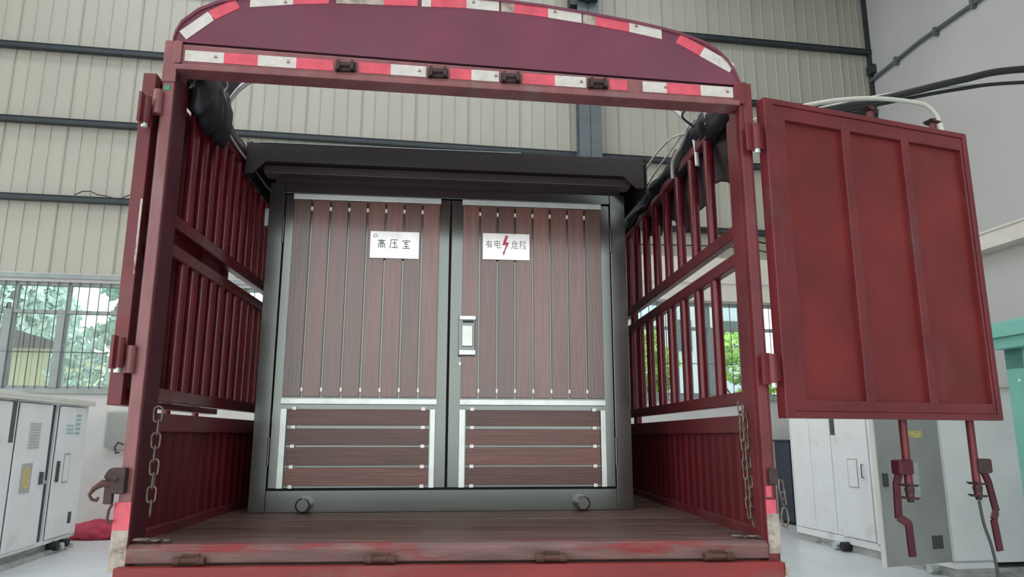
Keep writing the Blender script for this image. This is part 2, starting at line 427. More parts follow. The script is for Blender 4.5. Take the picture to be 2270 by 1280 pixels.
# ---------------------------------------------------------------- outside the windows
def tree(label, u, v, h, r, leafm, n=2600, seed=1, sz=0.12):
    rnd = random.Random(seed)
    t = thing('tree', label, 'tree', HALL @ T(u, v, 0), 'trees outside the hall')
    mb = MB().tube([(0, 0, -0.1), (0.05, 0, h * 0.4), (0.0, 0.1, h * 0.8)], [0.16, 0.11, 0.05], 8)
    for k in range(5):
        a = k * 1.3; mb.tube([(0, 0, h * 0.35 + k * 0.2), (cos(a) * r * 0.7, sin(a) * r * 0.7, h * 0.55 + k * 0.25)], [0.05, 0.02], 6)
    mb.build('trunk', 'bark', t)
    lm = MB(); vs = []; fs = []
    blobs = [(rnd.uniform(-.6, .6) * r, rnd.uniform(-.6, .6) * r, h * rnd.uniform(.35, .95), r * rnd.uniform(.35, .6)) for _ in range(9)]
    for i in range(n):
        bx, by, bz, br = blobs[i % 9]
        d = Vector((rnd.gauss(0, 1), rnd.gauss(0, 1), rnd.gauss(0, 1))).normalized() * br * rnd.uniform(.6, 1) ** .5
        p = Vector((bx, by, bz)) + d
        a = Vector((rnd.gauss(0, 1), rnd.gauss(0, 1), rnd.gauss(0, 1))).normalized(); b = a.orthogonal().normalized()
        s = sz * rnd.uniform(.6, 1.3); k = len(vs)
        vs += [p - a * s, p + b * s * .5, p + a * s, p - b * s * .5]; fs.append((k, k + 1, k + 2, k + 3))
    lm.add(vs, fs)
    tag(lm.build('foliage', leafm, t), kind='stuff')
tree('yellow-green tree seen through the right windows', 6.0, 14.2, 4.1, 0.75, 'leaf_a', 2600, 3, 0.1)
tree('fresh green tree outside the right windows beside the pale building', 8.45, 14.2, 4.1, 0.75, 'leaf_a', 2600, 4, 0.1)
tree('blue-green tree outside the left window', -5.4, 14.2, 5.6, 1.6, 'leaf_b', 6000, 5, 0.13)
tree('pale green tree further left outside the left window', -11.6, 20.5, 8.0, 2.2, 'leaf_b', 6000, 6, 0.16)
tb = thing('house', 'small beige outbuilding with dark roof seen through the left window', 'building', HALL @ T(-8.3, 14.2, 0))
MB().box(-0.9, 0.75, 0, 3.0, 0, 3.38).build('wall', 'beige_wall', tb)
MB().prism([(-1.1, 3.38), (0.95, 3.38), (0.95, 3.5), (-0.1, 3.8), (-1.1, 3.5)], 'y', -0.2, 3.2).build('roof', 'roof_tile', tb)
MB().box(-0.3, 0.25, -0.03, 0.0, 1.2, 2.1).build('window', 'bar', tb)
tb2 = thing('house', 'pale grey-blue house behind the trees outside the right windows', 'building', HALL @ T(9.4, 19.0, 0))
MB().box(-1.6, 1.9, 0, 5, 0, 6.6).build('wall', 'pale_wall', tb2)
MB().prism([(-1.9, 6.6), (2.2, 6.6), (0.15, 7.6)], 'y', -0.3, 5.3).build('roof', 'roof_tile', tb2)
for x in (-1.0, 0.7): MB().box(x, x + 0.7, -0.04, 0, 4.2, 5.2).build('window', 'bar', tb2)

# ================================================================ THINGS IN THE HALL
# left row of white cabinets: front faces +u at u=-4.62
def strokes(mb, lines, ox, oz, sx, sz, y, w, dep=0.002, flip=False):
    for ln in lines:
        for a, b in zip(ln[:-1], ln[1:]):
            p = (ox + a[0] * sx, y, oz + a[1] * sz); q = (ox + b[0] * sx, y, oz + b[1] * sz)
            mb.bar(p, q, w, dep, up=(0, 1, 0))
# front-local frame: x to the right along the front as seen from the aisle, y into the cabinet, z up
M_left = HALL @ T(-4.62, 5.2, 0) @ Matrix.Rotation(pi / 2, 4, 'Z')       # local x -> +v ; local y -> -u
lc = thing('switchgear_cabinet', 'long white metal cabinet row with open slit left of the truck', 'cabinet', M_left)
b = MB(); b.box(0, 3.65, 0.04, 1.5, 0.15, 1.98)
b.box(0, 0.08, 0, 0.04, 0.15, 1.98); b.box(1.45, 1.60, 0, 0.04, 0.15, 1.98); b.box(2.65, 2.68, 0, 0.04, 0.15, 1.98)
b.box(3.50, 3.65, 0, 0.04, 0.15, 1.98); b.box(0, 3.65, 0, 0.04, 0.15, 0.20); b.box(0, 3.65, 0, 0.04, 1.93, 1.98)
b.build('body', 'white_paint', lc, 0.004)
MB().box(-0.05, 3.72, -0.06, 1.55, 1.98, 2.03).box(-0.05, 3.72, -0.06, -0.04, 1.95, 1.98).build('roof', 'white_edge', lc, 0.006)
MB().box(0, 3.65, 0.06, 1.4, 0.02, 0.15).box(0, 3.6, -0.02, 0.06, 0.0, 0.06).build('base_skid', 'skid', lc)
MB().box(2.46, 2.66, 0.03, 0.045, 0.2, 1.93).build('opening', 'dark_blue', lc)
MB().box(1.44, 1.56, -0.004, 0.03, 1.45, 1.93).build('slot', 'cable_grey', lc)
d1 = MB().box(0.1, 1.42, -0.02, 0.0, 0.22, 1.92).build('door', 'white_paint', lc, 0.004)
d2 = MB().box(1.62, 2.46, -0.02, 0.0, 0.2, 1.92).build('door', 'white_paint', lc, 0.004)
d3 = MB().box(2.70, 3.48, -0.02, 0.0, 0.21, 1.92).build('door', 'white_paint', lc, 0.004)
v_ = MB()
for k in range(9): v_.box(1.9, 2.18, -0.028, -0.02, 1.38 + k * 0.036, 1.395 + k * 0.036)
v_.build('vent', 'label_g', d2)
MB().box(1.82, 2.08, -0.026, -0.02, 0.85, 1.2).build('frame', 'label_g', d2)
MB().box(1.87, 2.04, -0.028, -0.025, 0.9, 1.15).build('label_plate', 'label_y', d2)
MB().box(2.30, 2.36, -0.05, -0.02, 0.93, 1.08).build('handle', 'cable_grey', d2)
MB().cyl((2.43, -0.05, 0.95), (2.43, -0.02, 0.95), 0.02).build('lock', 'galv', d2)
MB().box(2.76, 2.80, -0.05, -0.02, 0.93, 1.2).build('handle', 'cable_grey', d3)
MB().box(2.96, 3.14, -0.026, -0.02, 0.9, 1.3).build('frame', 'label_g', d3)
MB().box(2.98, 3.12, -0.028, -0.025, 0.93, 1.27).build('label_plate', 'white_paint', d3)
x_ = MB()
for r_ in range(3):
    for c_ in range(3): x_.box(2.93 + c_ * 0.08, 2.98 + c_ * 0.08, -0.025, -0.02, 1.55 + r_ * 0.05, 1.58 + r_ * 0.05)
for r_ in range(5): x_.box(3.2, 3.36, -0.025, -0.02, 1.55 + r_ * 0.06, 1.585 + r_ * 0.06)
tag(x_.build('lettering', 'label_teal', d3), kind='stuff')
MB().box(3.3, 3.4, -0.025, -0.02, 0.35, 0.5).build('small_vent', 'dark_blue', d3)
MB().cyl((2.98, -0.07, 0.1), (2.98, 0.06, 0.1), 0.06, 14).build('lifting_lug', 'black', lc)
MB().cyl((3.30, -0.07, 0.1), (3.30, 0.06, 0.1), 0.05, 14).build('lifting_lug', 'black', lc)
MB().cyl((3.14, -0.07, 0.08), (3.14, 0.06, 0.08), 0.045, 14).build('lifting_lug', 'galv', lc)

# right row: front faces -u at u=5.95; local x -> -v (right as seen), y -> +u
M_right = HALL @ T(5.95, 8.05, 0) @ Matrix.Rotation(-pi / 2, 4, 'Z')
rc = thing('switchgear_cabinet', 'white metal cabinet with one door swung open right of the truck', 'cabinet', M_right)
b = MB(); b.box(0, 3.25, 0.5, 1.75, 0.16, 2.1)
b.box(0, 1.95, 0.04, 0.5, 0.16, 2.1)
b.box(0, 0.02, 0.0, 0.5, 0.16, 2.1)
b.box(1.92, 2.0, 0, 0.5, 0.16, 2.1); b.box(3.17, 3.25, 0, 0.5, 0.16, 2.1)
b.box(1.2, 1.26, 0, 0.04, 0.16, 2.1); b.box(0, 3.25, 0, 0.5, 0.10, 0.19); b.box(0, 3.25, 0, 0.5, 2.02, 2.1)
b.build('body', 'white_paint', rc, 0.004)
MB().box(-0.06, 3.31, -0.08, 1.81, 2.1, 2.16).build('roof', 'white_edge', rc, 0.006)
MB().box(0, 3.25, 0.02, 1.7, 0.0, 0.10).build('base_skid', 'skid', rc)
MB().box(0.03, 0.53, 0.005, 0.04, 0.2, 2.0).build('panel', 'white_paint', rc, 0.003)
MB().box(0.54, 1.06, 0.005, 0.04, 0.2, 2.0).build('panel', 'white_paint', rc, 0.003)
MB().box(1.08, 1.19, 0.01, 0.04, 1.56, 2.0).build('slot', 'cable_grey', rc)
MB().box(1.08, 1.19, 0.005, 0.04, 0.2, 1.55).build('panel', 'white_paint', rc, 0.003)
dd = MB().box(1.27, 1.91, -0.012, 0.01, 0.2, 2.0).build('door', 'white_paint', rc, 0.004)
MB().box(1.45, 1.67, -0.018, -0.012, 0.86, 1.24).build('frame', 'label_g', dd)
lb = MB().box(1.465, 1.655, -0.021, -0.017, 0.875, 1.225).build('label_plate', 'white_paint', dd)
MB().tube([(1.78, -0.012, 1.0), (1.80, -0.05, 1.0), (1.80, -0.05, 1.17), (1.78, -0.012, 1.17)], 0.008, 6).build('handle', 'cable_grey', dd)
MB().cyl((1.12, -0.1, 0.06), (1.12, 0.05, 0.06), 0.055, 14).build('lifting_lug', 'galv', rc)
MB().cyl((1.30, -0.1, 0.07), (1.30, 0.05, 0.07), 0.06, 14).build('lifting_lug', 'black', rc)
MB().cyl((2.95, -0.1, 0.07), (2.95, 0.05, 0.07), 0.055, 14).build('lifting_lug', 'galv', rc)
# open door leaf, hinged at local x=3.17
Mo = T(3.17, -0.005, 0) @ Matrix.Rotation(radians(-78), 4, 'Z')
def dbox(mb, x0, x1, y0, y1, z0, z1, M):
    vs = [(x, y, z) for z in (z0, z1) for x, y in ((x0, y0), (x1, y0), (x1, y1), (x0, y1))]
    return mb.add([M @ Vector(p) for p in vs], [(0, 3, 2, 1), (4, 5, 6, 7), (0, 1, 5, 4), (1, 2, 6, 5), (2, 3, 7, 6), (3, 0, 4, 7)])
od = dbox(MB(), 0, 0.99, 0, 0.035, 0.17, 2.02, Mo).build('door', 'grey_paint', rc, 0.003)
od['label'] = 'grey door leaf standing open'
dbox(MB(), 0.98, 1.0, -0.004, 0.045, 0.17, 2.02, Mo).build('door_edge', 'white_edge', od)
dbox(MB(), 0.38, 0.60, 0.035, 0.042, 0.85, 1.25, Mo).build('label_plate', 'label_g', od)
dbox(MB(), 0.86, 0.92, 0.035, 0.06, 1.0, 1.14, Mo).build('handle', 'cable_grey', od)
dbox(MB(), 0.26, 0.50, 0.035, 0.04, 1.52, 1.6, Mo).build('sticker', 'label_y', od)
dbox(MB(), 0.12, 0.28, 0.035, 0.04, 0.32, 0.46, Mo).build('small_vent', 'cable_grey', od)

# dark cabinet at the rear wall
dk = thing('steel_cabinet', 'dark blue-grey steel cabinet at the rear wall beside the white cabinets', 'cabinet', HALL @ T(6.8, 9.6, 0))
MB().box(0, 0.75, 0, 0.5, 0.06, 1.45).build('body', 'dark_blue', dk, 0.01)
MB().box(-0.02, 0.77, -0.02, 0.52, 1.45, 1.48).build('top', 'girt', dk)
MB().box(0.03, 0.72, -0.015, 0.0, 0.1, 1.0).build('door', 'dark_blue', dk, 0.004)
MB().box(0.03, 0.72, -0.015, 0.0, 1.04, 1.42).build('drawer', 'dark_blue', dk, 0.004)
for x in (0.05, 0.65): MB().box(x, x + 0.06, 0.02, 0.48, 0, 0.06).build('foot', 'black', dk)
# wall box and red bag
wbx = thing('fuse_box', 'small light grey metal box mounted on the wall left of the truck', 'electrical box', HALL @ T(-4.78, WALL_V - 0.01, 1.33))
MB().box(0, 0.62, -0.18, 0, 0, 0.6).build('housing', 'label_g', wbx, 0.008)
MB().box(0.03, 0.59, -0.195, -0.18, 0.03, 0.57).build('cover', 'grey_paint', wbx, 0.004)
MB().cyl((0.5, -0.21, 0.3), (0.5, -0.195, 0.3), 0.02).build('lock', 'galv', wbx)
bm = bmesh.new(); bmesh.ops.create_icosphere(bm, subdivisions=4, radius=1)
for v in bm.verts:
    n_ = noise.noise(v.co * 2.1) * 0.28 + noise.noise(v.co * 5) * 0.10
    v.co = Vector((v.co.x * 0.52, v.co.y * 0.28, v.co.z * 0.17)) * (1 + n_)
    if v.co.z < -0.10: v.co.z = -0.10
me = bpy.data.meshes.new('bag'); bm.to_mesh(me); bm.free(); me.materials.append(MATS['red_bag'])
me.polygons.foreach_set('use_smooth', [True] * len(me.polygons))
bag = bpy.data.objects.new('bag', me); COL.objects.link(bag); bag.matrix_world = HALL @ T(-4.55, 9.7, 0.102)
tag(bag, 'crumpled red plastic sack lying on the floor at the rear wall', 'bag')

# green kiosk at the far right: face towards -u at u=5.2
M_g = HALL @ T(5.22, 2.92, 0) @ Matrix.Rotation(-pi / 2, 4, 'Z')
gk = thing('green_kiosk', 'mint green metal kiosk with white louvred door at the right edge', 'cabinet', M_g)
b = MB(); b.box(-0.1, 2.6, 0.04, 1.6, 0.1, 2.3)
b.box(-0.1, 0.10, 0, 0.04, 0.1, 2.3); b.box(1.15, 1.3, 0, 0.04, 0.1, 2.3); b.box(2.4, 2.6, 0, 0.04, 0.1, 2.3)
b.box(-0.1, 2.6, 0, 0.04, 2.12, 2.3); b.box(0, 2.6, 0, 0.04, 0.1, 0.3)
b.build('body', 'green', gk, 0.006)
b = MB(); b.box(-0.16, 2.76, -0.16, 1.76, 2.40, 2.52)
b.prism([(-0.10, 2.3), (2.7, 2.3), (2.76, 2.40), (-0.16, 2.40)], 'y', -0.12, 1.7)
b.prism([(-0.16, 2.52), (1.76, 2.52), (0.8, 2.75)], 'x', -0.16, 2.76)
b.build('roof', 'green', gk, 0.004)
MB().box(-0.1, 2.6, 0.03, 1.55, 0, 0.1).build('base', 'skid', gk)
for x0, x1 in ((0.12, 1.12), (1.33, 2.37)):
    dr = MB().box(x0, x0 + 0.05, -0.015, 0.02, 0.32, 2.08).box(x1 - 0.05, x1, -0.015, 0.02, 0.32, 2.08).box(x0, x1, -0.015, 0.02, 2.03, 2.08).box(x0, x1, -0.015, 0.02, 0.32, 0.37).box(x0 + .05, x1 - .05, 0.01, 0.03, 0.37, 2.03)
    dr = dr.build('door', 'louvre_white', gk)
    for k in range(20):
        MB().bar((x0 + 0.08, -0.0, 0.5 + k * 0.075), (x1 - 0.08, -0.0, 0.5 + k * 0.075), 0.006, 0.05, up=(0, -0.6, 1)).build('louvre', 'louvre_white', dr)
MB().cyl((0.03, -0.01, 2.02), (0.03, 0, 2.02), 0.012).build('rivet', 'white_paint', gk)

# cables
def cable(label, pts, r, m='cable_black', M=HALL, n=40):
    P = [Vector(p) for p in pts]; out = []
    for i in range(len(P) - 1):
        p0 = P[max(i - 1, 0)]; p1 = P[i]; p2 = P[i + 1]; p3 = P[min(i + 2, len(P) - 1)]
        for k in range(8):
            t = k / 8
            out.append(0.5 * ((2 * p1) + (-p0 + p2) * t + (2 * p0 - 5 * p1 + 4 * p2 - p3) * t * t + (-p0 + 3 * p1 - 3 * p2 + p3) * t ** 3))
    out.append(P[-1])
    mb = MB().tube(out, r, 8)
    return tag(mb.build('cable', m, None, 0, M), label, 'cable')
cable('thick black cable bundle sagging above the open right door, upper one', [(1.42, 1.35, 3.02), (1.62, 1.6, 3.25), (1.96, 1.95, 3.55), (3.0, 2.8, 4.25), (3.88, 3.19, 4.64), (4.45, 3.07, 4.76), (5.07, 2.94, 4.91), (5.7, 2.82, 5.02), (7.5, 2.5, 5.06), (9.5, 2.1, 4.95)], 0.034)
cable('thin black cable running just under the thick one above the right door', [(1.42, 1.25, 3.0), (1.62, 1.5, 3.18), (1.96, 1.9, 3.47), (3.0, 2.85, 4.15), (3.9, 3.25, 4.60), (4.5, 3.13, 4.74), (5.1, 3.0, 4.85), (5.7, 2.9, 4.92), (7.5, 2.6, 4.98), (9.5, 2.2, 4.9)], 0.018)
cable('grey cable running beside the black bundle above the right door', [(1.42, 1.45, 3.02), (1.62, 1.7, 3.32), (1.98, 2.05, 3.66), (3.0, 2.95, 4.38), (3.8, 3.35, 4.71), (4.4, 3.22, 4.83), (5.0, 3.1, 4.91), (5.7, 2.98, 4.96), (7.5, 2.7, 5.0), (9.5, 2.3, 4.88)], 0.014, 'pipe_pale')
cable('black wire strung along the rear wall above the right windows', [(2.6, WALL_V - 0.14, 5.56), (4.2, WALL_V - 0.14, 5.45), (5.4, WALL_V - 0.14, 5.5), (6.5, WALL_V - 0.14, 5.3), (7.6, WALL_V - 0.14, 5.2), (9.3, WALL_V - 0.14, 5.35)], 0.018)
cable('lower black wire strung along the rear wall above the right windows', [(2.6, WALL_V - 0.1, 5.1), (4.2, WALL_V - 0.1, 5.12), (5.4, WALL_V - 0.1, 5.15), (6.5, WALL_V - 0.1, 5.14), (7.6, WALL_V - 0.1, 4.99), (9.3, WALL_V - 0.1, 5.1)], 0.013)

# ================================================================ THE TRUCK
truck = thing('truck', 'red stake-sided cargo truck with open rear doors and arched top', 'truck', None)
TO = (0, 0, DECK)
def tb_(mb, name, m, parent=truck, bevel=0.0): return mb.build(name, m, parent, bevel)
def tm(): return MB(TO)
LEN = 4.6
# deck planks
deck = tm().box(-1.16, 1.16, 0.05, LEN, -0.10, -0.025); deck = tb_(deck, 'deck', 'deck_wood')
yy = 0.075; k = 0
while yy < LEN:
    w = 0.235; tm().box(-1.155, 1.155, yy, min(yy + w, LEN), -0.03, (0.0, -0.004, -0.002, 0.001)[k % 4]).build('plank', 'deck_wood', deck, 0.004)
    yy += w + 0.004; k += 1
sill = tm().prism([(-0.005, -0.062), (0.072, -0.062), (0.072, 0.0), (0.012, 0.0), (-0.005, -0.014)], 'x', -1.15, 1.15)
sill = sill.build('rear_sill', 'deck_edge', truck, 0.004)
# tailgate folded down
tg = tm(); X0, X1 = -1.165, 1.185
tg.box(X0, X1, -0.055, -0.012, -0.155, -0.068); tg.box(X0, X1, -0.055, -0.012, -0.56, -0.50)
tg.box(X0, X0 + 0.06, -0.055, -0.012, -0.52, -0.14); tg.box(X1 - 0.06, X1, -0.055, -0.012, -0.52, -0.14)
tg = tg.build('tailgate', 'bright_red', truck, 0.004)
cg = tm(); prof = []; n = 34; p = (X1 - X0 - 0.12) / n
for i in range(n):
    x = X0 + 0.06 + i * p; prof += [(x, -0.022), (x + p * 0.5, -0.022), (x + p * 0.6, -0.044), (x + p * 0.9, -0.044)]
prof.append((X1 - 0.06, -0.022))
vs = []; fs = []
for x, y in prof: vs += [(x, y, -0.52), (x, y, -0.14)]
for i in range(len(prof) - 1): fs.append((2 * i, 2 * i + 2, 2 * i + 3, 2 * i + 1))
cg.add(vs, fs); cg.build('corrugated_sheet', 'bright_red', tg)
for x in (-0.924, -0.265, 0.342, 0.954):
    h = tm(); h.cyl((x - 0.055, -0.028, -0.05), (x - 0.028, -0.028, -0.05), 0.014); h.cyl((x + 0.028, -0.028, -0.05), (x + 0.055, -0.028, -0.05), 0.014)
    h.cyl((x - 0.028, -0.028, -0.05), (x + 0.028, -0.028, -0.05), 0.010); h.box(x - 0.03, x + 0.03, -0.012, 0.0, -0.066, -0.03)
    h.build('tailgate_hinge', 'rust', truck, 0.002)
# rear posts
tm().box(-1.192, -1.15, 0, 0.12, -0.09, 1.94).box(-1.2, -1.192, 0.01, 0.11, -0.09, 1.93).build('left_post', 'faded_sheen_red', truck, 0.004)
tm().box(1.15, 1.190, 0, 0.12, -0.09, 1.84).box(1.19, 1.2, 0.01, 0.11, -0.09, 1.82).build('right_post', 'red_paint', truck, 0.004)
# thin sheets over the inner faces of the posts, left one darker maroon
tm().box(-1.152, -1.146, 0.012, 0.135, 0.0, 1.80).build('post_inner_sheet', 'maroon', truck)
tm().box(1.142, 1.152, 0.03, 0.135, 0.0, 1.71).build('post_inner_sheet', 'red_paint', truck)
# corner plates at the top
tm().box(-1.20, -1.145, -0.006, 0.0, 1.76, 1.94).box(-1.16, -1.13, -0.012, 0.0, 1.84, 1.935).build('corner_plate', 'faded_sheen_red', truck, 0.003)
tm().box(1.165, 1.205, -0.006, 0.0, 1.65, 1.83).box(1.13, 1.175, -0.012, 0.0, 1.735, 1.83).build('corner_plate', 'red_paint', truck, 0.003)
# top beam (its right end hangs lower)
def zop(x): return 1.813 - 0.0375 * (x + 1.15)     # underside
def zdk(x): return 1.936 - 0.0495 * (x + 1.17)     # gap line under the fairing
bm_ = tm().prism([(-1.19, zop(-1.19) + 0.018), (1.19, zop(1.19) + 0.018), (1.19, zdk(1.19) - 0.006), (-1.19, zdk(-1.19) - 0.006)], 'y', 0.0, 0.07)
beam = bm_.build('top_beam', 'faded_sheen_red', truck, 0.004)
tm().prism([(-1.15, zop(-1.15)), (1.15, zop(1.15)), (1.15, zop(1.15) + 0.022), (-1.15, zop(-1.15) + 0.022)], 'y', -0.014, 0.075).build('beam_lip', 'faded_sheen_red', beam, 0.003)
tm().prism([(-1.17, zdk(-1.17) - 0.008), (1.17, zdk(1.17) - 0.008), (1.17, zdk(1.17) + 0.006), (-1.17, zdk(-1.17) + 0.006)], 'y', 0.018, 0.05).build('gap_shade', 'black', beam)  # black strip added to darken the open gap below the fairing
# fairing
ARC = [(-1.172, 1.945), (-1.165, 1.985), (-1.145, 2.03), (-1.084, 2.087), (-1.015, 2.122), (-0.9, 2.155), (-0.7, 2.178), (-0.45, 2.195), (-0.2, 2.197), (0.0, 2.190), (0.162, 2.180), (0.324, 2.164),
       (0.496, 2.140), (0.708, 2.105), (0.837, 2.078), (0.93, 2.053), (1.016, 2.020), (1.075, 1.982), (1.115, 1.938), (1.145, 1.885), (1.163, 1.833)]
fp = tm().prism(ARC + [(1.163, zdk(1.163) + 0.003), (-1.172, zdk(-1.172) + 0.003)], 'y', 0.0, 0.02)
fair = fp.build('arched_fairing', 'fairing_red', truck)
fl_ = tm(); vs = []; fs = []
for i, (x, z) in enumerate(ARC): vs += [(x, -0.008, z), (x, 0.13, z), (x * 0.996, 0.13, z - 0.012), (x * 0.996, -0.008, z - 0.012)]
for i in range(len(ARC) - 1):
    a = 4 * i; b2 = a + 4
    fs += [(a, b2, b2 + 1, a + 1), (a + 3, a + 2, b2 + 2, b2 + 3), (a, a + 3, b2 + 3, b2), (a + 1, b2 + 1, b2 + 2, a + 2)]
fs += [(0, 1, 2, 3), (4 * len(ARC) - 4, 4 * len(ARC) - 1, 4 * len(ARC) - 2, 4 * len(ARC) - 3)]
fl_.add(vs, fs); fl_.build('fairing_flange', 'fairing_red', fair)
def arcz(x):
    for (a, za), (b2, zb) in zip(ARC[:-1], ARC[1:]):
        if a <= x <= b2: return za + (zb - za) * (x - a) / (b2 - a)
    return ARC[-1][1]
# beam tape
def tz(x): return 1.877 - 0.0393 * (x + 1.119)
TAPE = [('w', -1.119, -0.965), ('r', -0.965, -0.83), ('w', -0.83, -0.677), ('r', -0.677, -0.527), ('r', -0.425, -0.296), ('w', -0.296, -0.152), ('r', -0.055, 0.033), ('w', 0.033, 0.146),
        ('r', 0.243, 0.378), ('w', 0.378, 0.508), ('r', 0.605, 0.68), ('w', 0.745, 0.846), ('r', 0.846, 0.99), ('w', 0.99, 1.128)]
def tape_mark(parent, x, z, ang, y):
    mk = tm(); M = T(x, y - 0.0012, z) @ Matrix.Rotation(ang, 4, 'Y')
    mk.obox(M, 0.014, 0.0006, 0.004); mk.obox(T(0.0, 0, 0.007) @ M, 0.008, 0.0006, 0.003)
    mk.build('tape_mark', 'tape_mark', parent)
for c, a, b2 in TAPE:
    h = 0.0235
    o = tm().prism([(a, tz(a) - h), (b2, tz(b2) - h), (b2, tz(b2) + h), (a, tz(a) + h)], 'y', -0.0025, 0.0).build('reflective_tape', {'w': 'tape_white', 'r': 'tape_red'}[c], beam)
    if c == 'w': tape_mark(beam, (a + b2) / 2 + 0.045, tz(b2), 0.04, -0.0025)
# brackets on the beam
for x in (-0.477, -0.103, 0.195, 0.556):
    z = tz(x) - 0.004
    h = tm().box(x - 0.042, x + 0.042, -0.012, 0.0, z - 0.02, z - 0.008)
    for dx in (-0.034, 0.022): h.box(x + dx, x + dx + 0.012, -0.03, 0.0, z - 0.02, z + 0.018)
    h.cyl((x - 0.036, -0.022, z), (x + 0.036, -0.022, z), 0.007)
    h.box(x - 0.04, x + 0.04, -0.004, 0.0, z - 0.022, z + 0.022)
    h.build('hinge_bracket', 'dark_rust', beam)
# tape along the arch
AT = [('w', -0.879, -0.706), ('r', -0.706, -0.56), ('n', -0.53, -0.335), ('r', -0.335, -0.195), ('w', -0.178, -0.14), ('r', -0.14, 0.008), ('w', 0.008, 0.145), ('n', 0.155, 0.209), ('r', 0.209, 0.352),
      ('w', 0.352, 0.494), ('n', 0.50, 0.553), ('r', 0.553, 0.697), ('w', 0.697, 0.835)]
for c, a, b2 in AT:
    n = 4; up = []; lo = []
    for i in range(n + 1):
        x = a + (b2 - a) * i / n; z = min(arcz(x) - 0.008, 2.182)
        up.append((x, z)); lo.append((x, z - 0.047))
    tm().prism(lo + up[::-1], 'y', -0.0028, 0.0).build('reflective_tape', {'w': 'tape_white', 'r': 'tape_red', 'n': 'tape_worn'}[c], fair)
    if c == 'w' and b2 - a > 0.1: tape_mark(fair, b2 - 0.03 if a < 0 else a + 0.03, arcz(a) - 0.03, 0.1, -0.003)
def slant(c, p, q, w=0.046):
    d = (Vector(q) - Vector(p)); n_ = Vector((-d.y, d.x)).normalized() * w / 2; p = Vector(p); q = Vector(q)
    tm().prism([tuple(p - n_), tuple(q - n_), tuple(q + n_), tuple(p + n_)], 'y', -0.0028, 0.0).build('reflective_tape', c, fair)
slant('tape_white', (-1.135, 1.965), (-1.03, 2.058)); slant('tape_red', (-1.03, 2.058), (-0.93, 2.118))
slant('tape_red', (0.905, 2.03), (1.005, 1.972)); slant('tape_white', (1.005, 1.972), (1.13, 1.90))
# post tape
tm().box(-1.205, -1.148, -0.004, 0.0, -0.09, 0.05).build('reflective_tape', 'tape_worn', truck)
tm().box(-1.205, -1.148, -0.0035, 0.0, 0.05, 0.145).build('reflective_tape', 'tape_red', truck)
tm().box(1.152, 1.197, -0.004, 0.0, -0.045, 0.095).build('reflective_tape', 'tape_worn', truck)
tm().box(1.152, 1.19, -0.0035, 0.0, 0.095, 0.145).build('reflective_tape', 'tape_red', truck)
tm().box(1.155, 1.176, -0.0035, 0.0, 0.155, 0.195).build('reflective_tape', 'tape_red', truck)
tm().box(1.186, 1.2, -0.058, -0.02, -0.115, -0.07).build('reflector', 'tape_worn', truck)
tm().box(-1.185, -1.165, -0.003, 0.0, 1.725, 1.745).build('sticker', 'green_sticker', truck)

# side walls
def side(sx, pitch, first, nm):
    X = 1.18 * sx
    a, b2 = (X - 0.02, X + 0.02)
    low = tm()
    prof = []; p = 0.105; n = int((LEN - 0.12) / p); xi = X - 0.006 * sx; xo = X + 0.005 * sx
    for i in range(n):
        y = 0.12 + i * p; prof += [(xi, y), (xi, y + p * 0.5), (xo, y + p * 0.66), (xo, y + p * 0.84)]
    prof.append((xi, 0.12 + n * p))
    vs = []; fs = []
    for x, y in prof: vs += [(x, y, 0.02), (x, y, 0.40)]
    for i in range(len(prof) - 1): fs.append((2 * i, 2 * i + 2, 2 * i + 3, 2 * i + 1))
    low.add(vs, fs)
    lo = low.build('side_board', 'side_red', truck)
    tm().box(X - 0.025, X + 0.025, 0.12, LEN, 0.39, 0.462).build('rail', 'red_paint', lo, 0.004)
    tm().box(X - 0.025, X + 0.025, 0.12, LEN, -0.03, 0.035).build('rail', 'red_paint', lo, 0.004)
    for z0, z1 in ((0.505, 0.558), (1.085, 1.14), (1.205, 1.262), (1.775, 1.825)):
        tm().box(X - 0.022, X + 0.022, 0.12, LEN, z0, z1).build('side_rail', 'red_paint' if sx > 0 else 'slat_red', truck, 0.005)
    y = first
    while y < LEN - 0.05:
        for z0, z1 in ((0.555, 1.088), (1.26, 1.778)):
            tm().cyl((X, y, z0), (X, y, z1), 0.0245, 14).build('slat', 'slat_red', truck)
        y += pitch
    for y in (2.3, LEN - 0.02):
        tm().box(X + 0.022 * sx, X + 0.06 * sx, y - 0.04, y + 0.04, -0.1, 1.825).build('stake', 'red_paint', truck, 0.004)
side(-1, 0.118, 0.33, 'left')
side(1, 0.2475, 0.484, 'right')
# headboard
hb = tm().box(-1.16, 1.16, LEN, LEN + 0.04, 0, 1.82)
for x in (-0.8, -0.4, 0, 0.4, 0.8): hb.box(x - 0.02, x + 0.02, LEN - 0.03, LEN, 0, 1.82)
hb.build('headboard', 'red_paint', truck)
# hoops for the tarpaulin, tilted like the arch
def hoop(Y, sag):
    pts = []
    for i in range(41):
        a = pi * i / 40; cx = -cos(a)
        x = 1.17 * (abs(cx) ** 0.75) * (1 if cx > 0 else -1); z = 1.79 + 0.47 * (sin(a) ** 0.62) - 0.036 * (x + 1.15) - sag
        pts.append((x, Y, z))
    tm().tube(pts, 0.012, 10).build('hoop', 'hoop', truck)
hoop(0.62, 0.0)

